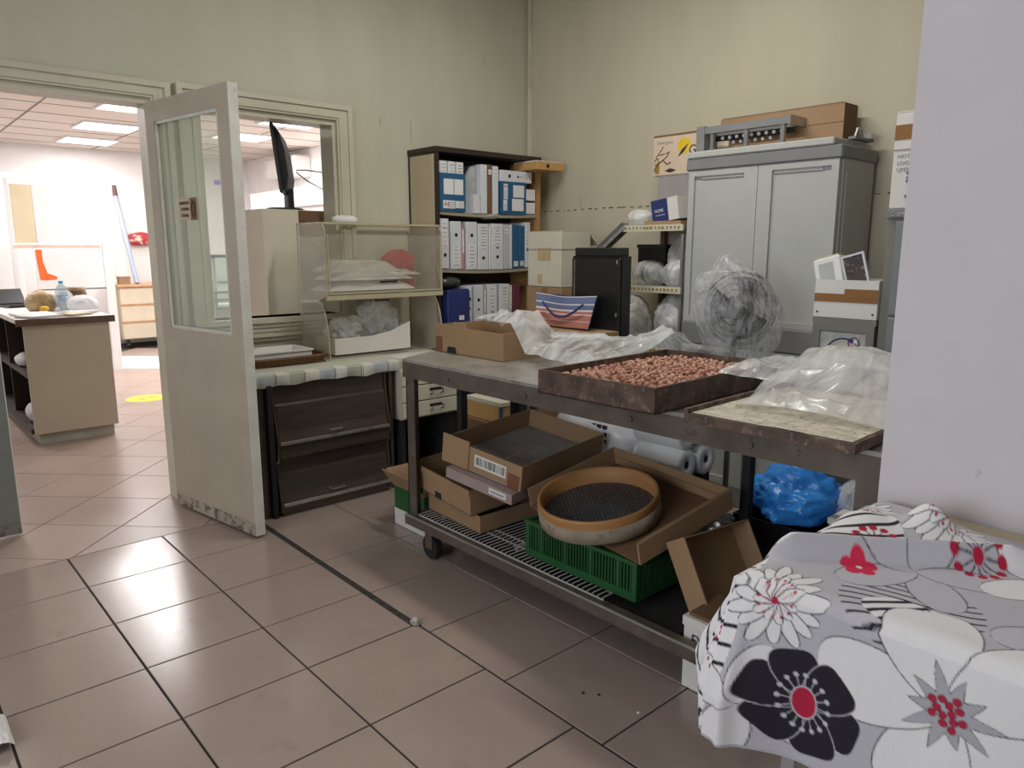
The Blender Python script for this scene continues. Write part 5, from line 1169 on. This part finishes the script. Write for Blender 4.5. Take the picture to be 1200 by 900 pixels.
slat_row('y', 0.002, 0.02, cd-0.02, 36); slat_row('x', 0.002, 0.02, cw-0.02, 26); slat_row('y', cw-0.008, 0.02, cd-0.02, 24)
# big tray leaning on the crate
O = Vector((1.852, 1.435, 0.343)); uy = Vector((0.0, 1, 0.0)); uxv = Vector((0.46, -0.06, 0.105))
Mt = basis(O, uxv, uy); t = open_tray('cardboard_tray', 'large shallow brown carton tray tilted on the green crate', Mt, 0.47, 0.62, 0.08, M_card, M_carddk, front=False)
for k in range(2): obj('hand_hole', B(0.10+0.17*k, 0.16+0.17*k, -0.001, 0.001, 0.028, 0.048), M_blackmat, t)
obj('folded_edge', B(0.0, 0.47, -0.008, 0.0, 0.0, 0.078), M_card, t); obj('fold_line', B(0.4635, 0.4648, 0.006, 0.61, 0.040, 0.043), M_carddk, t)
# sieve
Ms = basis(Vector((2.005, 1.745, 0.398)), Vector((0.46, -0.06, 0.09)), uy)
t = thing('round_sieve', 'round wooden sieve with perforated metal base in the tilted tray', 'sieve', M=Ms)
R_ = 0.222
obj('outer_hoop', lathe([(R_, 0.0), (R_+0.008, 0.002), (R_+0.009, 0.055), (R_, 0.056)], 64), M_sievedirty, t, True)
obj('inner_hoop', lathe([(R_-0.008, 0.006), (R_-0.008, 0.085), (R_-0.002, 0.088), (R_+0.004, 0.085), (R_+0.004, 0.055)], 64), M_sievewood, t, True)
obj('rim', lathe([(R_-0.009, 0.082), (R_-0.004, 0.089), (R_+0.004, 0.089), (R_+0.006, 0.08), (R_+0.006, 0.066)], 64), M_sievewood, t, True)
obj('plate', lathe([(0.0005, 0.022), (R_-0.008, 0.022)], 64), mat('dull_mesh_metal', (0.10, 0.10, 0.115), 0.45, 0.6, var=0.15, scale=30), t)
bm = bm_new()
for i in range(-13, 14):
    for j in range(-15, 16):
        x = i*0.0165+(0.00825 if j % 2 else 0); y = j*0.0143
        if x*x+y*y < (R_-0.014)**2:
            vs = [bm.verts.new((x+0.0042*math.cos(a), y+0.0042*math.sin(a), 0.0224)) for a in (0, PI/3, 2*PI/3, PI, 4*PI/3, 5*PI/3)]; bm.faces.new(vs)
            vs = [bm.verts.new((x+0.004+0.0022*math.cos(a), y+0.004+0.0022*math.sin(a), 0.0236)) for a in (0, PI/2, PI, 3*PI/2)]; bm.faces.new(vs)
o = obj('perforations', bm, mat('mesh_holes', (0.20, 0.20, 0.22), 0.35, 0.5, var=0.9, scale=90), t); o['kind'] = 'stuff'
# left trays
M1 = basis((1.862, 2.285, 0.193), (1, -0.05, 0.02), (-0.0, 1, 0.0)); t = open_tray('cardboard_tray', 'bottom brown carton tray at the left of the wire rack', M1, 0.36, 0.40, 0.075, M_card)
M2 = basis((1.835, 2.315, 0.268), (1, -0.05, 0.06), (-0.02, 1, 0.05)); t = open_tray('cardboard_tray', 'brown carton tray stacked askew on another at the left', M2, 0.36, 0.43, 0.115, M_card, M_carddk)
obj('notch', B(-0.001, 0.001, 0.22, 0.27, 0.0, 0.03), M_blackmat, t); obj('flap', B(0.03, 0.20, 0.425, 0.43, 0.115, 0.13), M_cardin, t); obj('hand_hole', B(0.08, 0.14, 0.4295, 0.4315, 0.06, 0.09), M_blackmat, t)
obj('folded_edge', B(-0.007, 0, 0.0, 0.43, 0.09, 0.117), M_card, t)
M3 = basis((1.85, 2.075, 0.378), (0.62, 0.10, 0.02), (0.10, 0.50, 0.07)); t = thing('flat_carton', 'flat dusty-pink carton wedged between the brown trays', 'carton', M=M3)
obj('body', B(0, 0.30, 0, 0.36, 0, 0.045), M_pinkcard, t); obj('label', B(-0.001, 0, 0.03, 0.12, 0.01, 0.036), M_carton, t); obj('label_mark', B(-0.0016, -0.001, 0.04, 0.11, 0.018, 0.026), M_inkgrey, t)
M4 = basis((1.89, 2.065, 0.428), (0.62, 0.10, 0.02), (0.10, 0.50, 0.07)); t = open_tray('cardboard_tray', 'upper brown carton tray with a barcode label under the table', M4, 0.60, 0.43, 0.105, M_card, M_greycard)
lb = obj('barcode_label', B(-0.0012, 0, 0.08, 0.25, 0.028, 0.080), M_carton, t)
bm = bm_new()
for k in range(26): y = 0.088+k*0.006; box(bm, -0.002, -0.0012, y, y+random.choice((0.0012, 0.0025, 0.0035)), 0.038, 0.072)
o = obj('barcode', bm, M_ink, lb); o['kind'] = 'stuff'
obj('flap', prism(bm_new(), [(0.0, 0.0), (0.14, 0.0), (0.12, 0.05), (0.02, 0.05)], 'y', 0.495, 0.5) if False else B(0.03, 0.2, 0.10, 0.105, 0.105, 0.107), M_card, t)
obj('folded_edge', B(-0.006, 0, 0.28, 0.43, 0.0, 0.125), M_card, t); obj('tape', B(-0.0015, 0.0, 0.01, 0.07, 0.0, 0.06), mat('red_brown_tape', (0.20, 0.08, 0.045), 0.4), t)
obj('grey_liner', grid(16, 16, lambda u, v: (0.008+u*0.585, 0.008+v*0.415, 0.02+0.012*fbm((u*3, v*3, 4)))), M_greycard, t, True)
# orange carton and yellow paper behind
carton('cardboard_carton', 'dark brown carton on the floor behind the pink carton', 2.50, 2.79, 2.90, 3.2, 0.002, 0.445, M_carddk)
t = thing('orange_carton', 'orange flat carton with a hand hole behind the table leg', 'carton', (2.53, 2.92, 0.447), -0.02)
obj('body', B(0, 0.45, 0, 0.30, 0, 0.11), M_orangecard, t, bevel=0.002); obj('lid', B(-0.004, 0.454, -0.004, 0.304, 0.095, 0.116), M_cream, t); obj('hand_hole', B(0.20, 0.30, -0.0065, -0.004 + 0.0035, 0.052, 0.072), M_navy, t); obj('blue_corner', B(-0.004, 0.01, -0.004, 0.012, 0.0, 0.095), M_blue, t)
o = obj('brown_board', xform(B(0, 0.30, 0, 0.012, 0, 0.16), Matrix.Translation((2.06, 3.20, 0.10)) @ Matrix.Rotation(-0.2, 4, 'Y')), M_carddk); tag(o, 'dark cardboard piece under the cream drawer unit', 'cardboard')
o.location.z = -0.098
# green carton left of the leg
t = thing('green_carton', 'green and white carton with raised flaps left of the table leg', 'carton', (1.935, 2.80, 0.001))
for b in ((0, 0.005, 0, 0.26, 0.0, 0.20), (0.17, 0.175, 0, 0.26, 0, 0.20), (0.005, 0.17, 0, 0.005, 0, 0.20), (0.005, 0.17, 0.255, 0.26, 0, 0.20)): obj('side', B(*b), M_green, t)
obj('white_band', bars((-0.0015, 0, -0.001, 0.261, 0.0, 0.085), (0, 0.175, -0.0015, 0, 0.0, 0.085)), M_carton, t); obj('base', B(0.005, 0.17, 0.005, 0.255, 0, 0.005), M_card, t)
obj('white_patch', B(0.05, 0.12, -0.002, -0.0005, 0.09, 0.17), M_carton, t)
for (a, b2) in (((0.0, 0.20), (-0.07, 0.30)), ): obj('flap', prism(bm_new(), [(0.0, 0.20), (0.004, 0.20), (-0.065, 0.30), (-0.07, 0.298)], 'y', 0.0, 0.26), M_card, t)
obj('flap', prism(bm_new(), [(0.255, 0.20), (0.26, 0.20), (0.335, 0.27), (0.33, 0.275)], 'x', 0, 0.175), M_card, t); obj('flap', prism(bm_new(), [(0.0, 0.20), (0.005, 0.20), (0.005, 0.31), (0.0, 0.31)], 'x', 0, 0.175), M_cardin, t)
# roll pack behind
t = thing('storage_box', 'low dark storage box on the floor behind the worktable', 'box', (2.50, 1.83, 0.001))
obj('body', B(0, 0.36, 0, 0.70, 0, 0.375), M_blackmat, t); obj('lid', B(-0.006, 0.366, -0.006, 0.706, 0.375, 0.388), M_black, t)
def roll(x, y, z, label):
    t = thing('tissue_roll', label, 'tissue roll', (x, y, z), 0, 'white tissue rolls behind the worktable')
    R, r, L = 0.070, 0.019, 0.25
    bm = bm_new(); n = 28; prof_ = [(r, 0), (R-0.006, 0), (R, 0.006), (R, L-0.006), (R-0.006, L), (r, L), (r, 0)]
    rings = [[bm.verts.new((q[0]*math.cos(2*PI*k/n), q[1], q[0]*math.sin(2*PI*k/n))) for k in range(n)] for q in prof_[:-1]]
    for i in range(len(rings)):
        A, C = rings[i], rings[(i+1) % len(rings)]
        for k in range(n): bm.faces.new((A[k], A[(k+1) % n], C[(k+1) % n], C[k]))
    obj('paper', bm, M_roll, t, True)
    obj('core', lathe([(r-0.0005, 0.004), (r-0.0005, L-0.004)], 16), mat('grey_core', (0.22, 0.20, 0.18), 0.8), t).matrix_local = Matrix.Rotation(-PI/2, 4, 'X')
    return t
RX, RY, RZ = 2.60, 1.775, 0.467
roll(RX, RY, RZ+0.128, 'upper left white tissue roll of the pack behind the table'); roll(RX+0.146, RY, RZ+0.128, 'upper right white tissue roll of the pack behind the table'); roll(RX, RY, RZ-0.008, 'lower left white tissue roll of the pack behind the table'); roll(RX+0.146, RY, RZ-0.008, 'lower right white tissue roll of the pack behind the table')
t = thing('printed_pack', 'white wrapped pack with dark print behind the worktable', 'pack', (2.58, 2.13, 0.391))
obj('body', bag_bm((0.12, 0.21, 0.11), (0.17, 0.27, 0.14), 61, 4, 0.05, 1.5, 0.002), M_filmwhite, t, True)
bm = bm_new()
for r in range(3):
    for k in range(4): box(bm, -0.035, -0.028, 0.06+k*0.034, 0.085+k*0.034, 0.09+r*0.034, 0.108+r*0.034)
obj('print', bm, M_ink, t)
# right open carton
M5 = basis((2.06, 0.985, 0.20), (0.75, 0.25, 0.62), (-0.28, 0.95, -0.10))
t = open_tray('cardboard_tray', 'brown carton tray propped on end at the right of the crate', basis((2.28, 1.255, 0.185), (0.08, 0.5, 0.86), (-0.99, 0.083, 0.044)), 0.235, 0.35, 0.085, M_card, M_card)
obj('notch', B(-0.001, 0.002, 0.05, 0.12, 0.04, 0.07), M_blackmat, t)
# EXI box behind the rail
t = thing('white_carton', 'white lettered carton on the floor behind the lower rail', 'carton', (1.84, 1.005, 0.002))
obj('body', B(0, 0.20, 0, 0.235, 0, 0.235), M_carton, t); obj('lid', B(-0.004, 0.204, -0.004, 0.239, 0.21, 0.24), M_carton, t); obj('brown_liner', B(0.01, 0.19, 0.01, 0.225, 0.24, 0.252), M_carddk, t)
text('EXTRA', 0.05, M_ink, t, FX((-0.0045, 0.205, 0.155)), xs=0.7); text('I', 0.05, M_ink, t, FX((-0.0045, 0.06, 0.05)))
# dark sacks and blue bag
bag('black_sack', 'black plastic sack on the floor behind the tilted tray', (2.66, 1.66, 0.12), (0.13, 0.13, 0.13), mat('black_film', (0.012, 0.012, 0.013), 0.25, var=0.3), 71, sub=4, flat=0.002)
t = thing('plastic_crate', 'black low crate holding the blue bag behind the table', 'crate', (2.56, 1.09, 0.001))
obj('body', B(0, 0.34, 0, 0.42, 0, 0.33), M_blackmat, t); obj('rim', B(-0.006, 0.346, -0.006, 0.426, 0.31, 0.33), M_black, t)
bag('plastic_bag', 'bright blue crumpled plastic bag under the right end of the table', (2.72, 1.335, 0.415), (0.14, 0.145, 0.105), M_filmblue, 72, sub=5, amp=0.20, freq=1.8, flat=0.332)
bag('plastic_bag', 'small clear bag right of the blue bag', (2.80, 1.12, 0.40), (0.09, 0.09, 0.09), M_film, 73, sub=4, flat=0.332)
t = thing('white_box', 'cream lidded box right of the blue bag under the table', 'box', (2.43, 0.91, 0.322))
obj('body', B(0.0, 0.115, 0.02, 0.16, 0, 0.12), M_greycard, t); obj('lid', B(-0.006, 0.121, 0.014, 0.166, 0.12, 0.145), M_carton, t, bevel=0.004)
o = obj('storage_shelf', B(2.43, 2.545, 0.90, 1.08, 0.002, 0.320), M_blackmat); tag(o, 'black block under the cream lidded box', 'block')

# ================================================================ FLORAL TABLE
FX0, FX1, FY0, FY1, FZ = 1.12, 1.705, -0.75, 0.615, 0.815
t = thing('side_table', 'steel-legged table under the floral cloth in the foreground', 'table')
obj('tabletop', B(FX0, FX1, FY0, FY1, FZ-0.03, FZ-0.004), M_woodlight, t)
for x in (FX0+0.05, FX1-0.08):
    for y in (FY1-0.06, FY0+0.05): obj('leg', B(x, x+0.03, y-0.015, y+0.015, 0, FZ-0.03), M_alu, t, bevel=0.003)
obj('lower_shelf', B(FX0+0.06, FX1-0.05, FY0+0.05, 0.50, 0.40, 0.42), M_white, t)
o = bag('black_bag', 'black bundle on the lower shelf of the floral table', (1.36, 0.46, 0.455), (0.09, 0.06, 0.045), M_blackmat, 75, 'bag', sub=3, flat=0.421)

# ---- the printed cloth: s runs along the table (towards the camera side), t from the back edge forward and down
YC, XB, XF, ZT_ = 0.635, 1.655, 1.105, 0.826
TT = XB-XF
NS, NT = 560, 400
S0, S1, T0, T1 = -0.24, 0.95, 0.0, TT+0.285
S = np.linspace(S0, S1, NS); TV = np.linspace(T0, T1, NT)
def ridge(s, tt):
    # a pleat running across the top and a crumple beyond it
    a = np.array([0.0, 0.44]); b = np.array([0.42, 0.10]); d = (b-a)/np.linalg.norm(b-a); n = np.array([-d[1], d[0]])
    al = (s-a[0])*d[0]+(tt-a[1])*d[1]; ac = (s-a[0])*n[0]+(tt-a[1])*n[1]
    w = min(1, max(0, (al+0.05)/0.08))*min(1, max(0, (0.50-al)/0.1))
    h = 0.042*math.exp(-(ac/0.018)**2)*w
    h += 0.014*math.exp(-((ac+0.04)/0.018)**2)*w
    h += 0.055*math.exp(-((s-0.15)/0.045)**2-((tt-0.10)/0.035)**2)+0.02*math.exp(-((s-0.05)/0.06)**2-((tt-0.16)/0.05)**2)
    return h
def cloth(s, tt):
    a = max(0.0, -s); b = max(0.0, tt-TT); rr = 0.035
    x = XB-min(tt, TT); y = YC-max(s, 0.0); z = ZT_
    if s > 0.12 and tt < 0.10: x -= 0.045*min(1, (s-0.12)/0.1)*(1-tt/0.10)
    if a == 0 and b == 0:
        z += ridge(s, tt)+0.002*fbm((s*9, tt*9, 0), 2)
        # soften towards the edges
        e = min(s, TT-tt)
        if e < rr: z -= (rr-math.sqrt(max(0, rr*rr-(rr-e)**2)))*0.45
        return (x, y, z)
    z -= rr*0.45
    if b > 0 and a == 0:
        w = 0.006*math.sin(s*21+1)+0.004*math.sin(s*37)
        k = min(1, b/0.2); sag = math.exp(-(s/0.07)**2)
        return (x-0.012-w*k-0.05*k*sag-0.016*k*math.exp(-((s-0.035)/0.011)**2), y+0.02*k*sag, z-b)
    if a > 0 and b == 0:
        k = min(1, a/0.15)
        return (x+0.02*k*math.sin(tt*20), y+0.012+0.02*k+0.012*k*math.sin(tt*23), z-a)
    # corner: the cloth hangs as a folded cone
    h = math.hypot(a, b); th = math.atan2(a, b)          # 0 = front, pi/2 = side
    drop = max(a, b)+0.06*min(a, b); k = min(1, h/0.2)
    fold = math.sin(th*2)                                    # 1 on the diagonal
    ox = -(0.062-0.062*(th/(PI/2)))*k + 0.012*fold*k + 0.010*k*math.cos(th*9)*fold
    oy = 0.02*k+0.022*k*(th/(PI/2))+0.034*fold*k*max(0.3, 1-max(0, h-0.16)*4) + 0.012*k*math.sin(th*9)*fold
    return (XF+ox, YC+oy+0.0, z-drop)
bm = bm_new()
V = [[bm.verts.new(cloth(s, tt)) for s in S] for tt in TV]
for j in range(NT-1):
    for i in range(NS-1): bm.faces.new((V[j][i], V[j][i+1], V[j+1][i+1], V[j+1][i]))
fc = obj('floral_cloth', bm, M_print, None, True)
NSS = 2
SS, TTg = np.meshgrid(np.linspace(S0, S1, NS*NSS), np.linspace(T0, T1, NT*NSS))
col = np.empty(SS.shape+(3,)); GREY = np.array([0.47, 0.46, 0.50]); WHITE = np.array([0.74, 0.73, 0.74]); BLK = np.array([0.022, 0.020, 0.028]); REDC = np.array([0.42, 0.02, 0.055])
col[:] = GREY
def paint(mask, c): col[mask] = c
def pol(cs, ct, sx=1.0, st=1.0, rot=0.0):
    ds = (SS-cs)/sx; dt = (TTg-ct)/st
    return np.hypot(ds, dt), np.arctan2(dt, ds)-rot
def flower(cs, ct, R, n, fill, line, sx=1, st=1, rot=0.0, sharp=0.55, base=0.35, lw=0.045):
    r, a = pol(cs, ct, sx, st, rot)
    e = np.abs(np.cos(a*n/2))**sharp; lim = R*(base+(1-base)*e)
    paint(r < lim, fill)
    paint(np.abs(r-lim) < R*lw, line)
    sep = (np.abs(np.sin(a*n/2+PI/2)) < 0.05) & (r < lim) & (r > R*0.25)
    paint(sep, line)
    return r, a
def stripes(cs, ct, R, freq, ang, wav, sx=1, st=1, ink=BLK, bg=WHITE, duty=0.0):
    r, a = pol(cs, ct, sx, st); m = r < R
    u = (SS-cs)*math.cos(ang)+(TTg-ct)*math.sin(ang); v = -(SS-cs)*math.sin(ang)+(TTg-ct)*math.cos(ang)
    k = np.sin(2*PI*freq*(u+wav*np.sin(v*18)))
    paint(m, bg); paint(m & (k > duty), ink)
rng = np.random.RandomState(4)
# lined leaves and zebra patches
stripes(0.25, 0.47, 0.13, 52, 1.1, 0.025, 0.8, 0.75, bg=GREY*1.05, duty=0.72)
stripes(0.26, 0.50, 0.07, 40, 0.3, 0.03, 1.0, 0.6, bg=WHITE, duty=0.35)
stripes(0.52, 0.88, 0.12, 36, 0.5, 0.02, duty=0.3)
stripes(-0.10, 0.62, 0.17, 30, 1.45, 0.012, 0.75, 1.6, duty=0.80)
stripes(-0.13, 0.80, 0.10, 22, 1.2, 0.02, 0.9, 1.0, duty=0.45)
stripes(0.02, 0.22, 0.12, 26, 0.5, 0.03, duty=0.70)
stripes(0.62, 0.30, 0.18, 30, 0.9, 0.03, duty=0.6)
stripes(-0.05, 0.36, 0.10, 26, 0.2, 0.02, duty=0.80)
def petal(cs, ct, ang, L, wd, fill=WHITE, line=BLK, lw=0.0020, blunt=0.45):
    """one rounded petal growing from (cs, ct) along ang"""
    u = ((SS-cs)*math.cos(ang)+(TTg-ct)*math.sin(ang))/L; v = (-(SS-cs)*math.sin(ang)+(TTg-ct)*math.cos(ang))
    uu = np.clip(u, 0, 1); prof = wd*np.power(uu, 0.62)*np.power(1-uu, blunt)*1.75
    m = (u > 0) & (u < 1) & (np.abs(v) < prof)
    m2 = (u > -0.01) & (u < 1.012) & (np.abs(v) < prof+lw) & ~m
    paint(m2, line); paint(m, fill)
def bloom(cs, ct, n, L, wd, rot, fill=WHITE, line=BLK, st=1.0, blunt=0.45, jit=0.0):
    for q in range(n):
        petal(cs, ct, rot+2*PI*q/n+jit*math.sin(q*5.1), L*(1+0.12*math.sin(q*3.3)), wd, fill, line, blunt=blunt)
bloom(0.21, 0.33, 5, 0.15, 0.045, 0.9, GREY*1.06); bloom(0.05, 0.75, 4, 0.12, 0.04, 0.3, WHITE*0.97); bloom(0.50, 0.40, 5, 0.15, 0.05, 0.1, GREY*1.1)
bloom(0.66, 0.72, 5, 0.20, 0.062, 0.9); bloom(0.42, 0.20, 6, 0.16, 0.045, 0.2); bloom(0.80, 0.34, 5, 0.17, 0.055, 0.4)
# the large white flower with the grey star
bloom(0.345, 0.63, 5, 0.185, 0.066, 0.55, blunt=0.30)
for (cs, ct, r0) in ((0.345, 0.63, 0.060), (0.66, 0.72, 0.055), (0.42, 0.20, 0.045), (0.80, 0.34, 0.05)):
    r, a = pol(cs, ct)
    tri = np.abs(((a*10/(2*PI)) % 1.0)-0.5)*2; star = r0*(0.50+0.55*tri**1.5*(1+0.35*np.sin(a*3+1)))
    paint(r < star+0.0022, BLK); paint(r < star, GREY*0.85)
    for q in range(13):
        aa = 2.4*q; rr = r0*0.115*math.sqrt(q+0.5)*1.05; rd, _ = pol(cs+rr*math.cos(aa), ct+rr*math.sin(aa)); paint(rd < r0*0.105, BLK); paint(rd < r0*0.09, REDC)
# daisies with red stamens
for (cs, ct, L, n) in ((0.075, 0.56, 0.078, 15), (0.18, 0.09, 0.08, 17), (0.02, 0.08, 0.06, 13), (0.56, 0.50, 0.075, 15)):
    bloom(cs, ct, n, L, L*0.165, 0.2, jit=0.05); r, a = pol(cs, ct)
    bloom(cs, ct, n-4, L*0.5, L*0.11, 0.1)
    paint((np.abs(np.sin(a*6)) < 0.13) & (r < L*0.34), REDC); paint(r < L*0.08, REDC)
    for q in range(12):
        aa = PI*q/6; rd, _ = pol(cs+L*0.37*math.cos(aa), ct+L*0.37*math.sin(aa)); paint(rd < L*0.035, REDC)
# red blossoms
for q in range(5): rd, _ = pol(0.135+0.019*math.cos(1.2566*q+0.4), 0.385+0.019*math.sin(1.2566*q+0.4)); paint(rd < 0.013, REDC*1.5)
r, a = pol(0.135, 0.385); paint(r < 0.013, REDC*1.5); paint(r < 0.005, WHITE)
for (cs, ct) in ((0.275, 0.235), (0.10, 0.23), (-0.06, 0.50)):
    for q in range(12):
        aa = PI*q/6; x_, y_ = cs+0.038*math.cos(aa), ct+0.038*math.sin(aa); rd, _ = pol(x_, y_); paint(rd < 0.0078, REDC)
        for f in np.linspace(0.3, 0.85, 9): rd, _ = pol(cs+0.038*f*math.cos(aa), ct+0.038*f*math.sin(aa)); paint(rd < 0.0014, BLK)
    r, a = pol(cs, ct); paint(r < 0.009, REDC)
for q in range(30):
    rd, _ = pol(-0.03+0.02*math.sin(q*0.9), 0.42+q*0.010); paint(rd < 0.0042, REDC)
# the black flower with a red centre
for q in range(6): petal(0.135, 0.722, 0.25+2*PI*q/6, 0.092, 0.037, BLK, GREY*1.1, 0.0016, blunt=0.24)
for q in range(16):
    aa = 2*PI*q/16; rd, _ = pol(0.135+0.040*math.cos(aa), 0.722+0.050*math.sin(aa)); paint(rd < 0.0042, GREY*1.15)
    for f in np.linspace(0.5, 0.95, 10):
        rd, _ = pol(0.135+0.040*f*math.cos(aa), 0.722+0.050*f*math.sin(aa)); paint(rd < 0.0011, GREY)
r, a = pol(0.135, 0.722, 0.78, 1.1); paint(r < 0.0275, GREY*1.2); paint(r < 0.025, REDC)
# hem
paint(TTg > T1-0.006, GREY*0.9)
ca = fc.data.color_attributes.new('print', 'FLOAT_COLOR', 'POINT')
col = col.reshape(NT, NSS, NS, NSS, 3).mean(axis=(1, 3))
rgba = np.ones((NT, NS, 4)); rgba[..., :3] = col; ca.data.foreach_set('color', rgba.reshape(-1).astype(np.float32))
tag(fc, 'white grey and black floral cloth with red flower centres in the foreground', 'table cloth')

# ================================================================ SMALL THINGS ON THE FLOOR
bag('debris', 'crumb of grey plaster and paper in the floor joint', (1.425, 2.135, 0.008), (0.018, 0.022, 0.014), mat('rubble', (0.35, 0.32, 0.28), 0.9, var=0.6, scale=90), 81, 'debris', sub=2, flat=0.0)
o = obj('paper_scrap', grid(14, 14, lambda u, v: (0.13+u*0.06, 2.30+v*0.17, 0.012+0.02*math.sin(u*3)+0.008*fbm((u*4, v*4, 1)))), M_paper, None, True); tag(o, 'white paper scrap on the floor at the bottom left', 'paper scrap')
for k, (x, y) in enumerate(((1.62, 1.24), (1.57, 1.42), (1.60, 1.38))):
    o = obj('crumb', xform(lathe([(0.001, 0.004), (0.004, 0.003), (0.005, 0.0), (0.001, 0)], 7), Matrix.Translation((x, y, 0.0))), M_paper if k == 0 else M_blackmat); tag(o, ['white crumb on the floor tile before the table', 'dark crumb left of its twin on the tile before the table', 'dark crumb right of its twin on the tile before the table'][k], 'crumb')
# light raking across transparent films needs enough passes
SC.cycles.transparent_max_bounces = 24
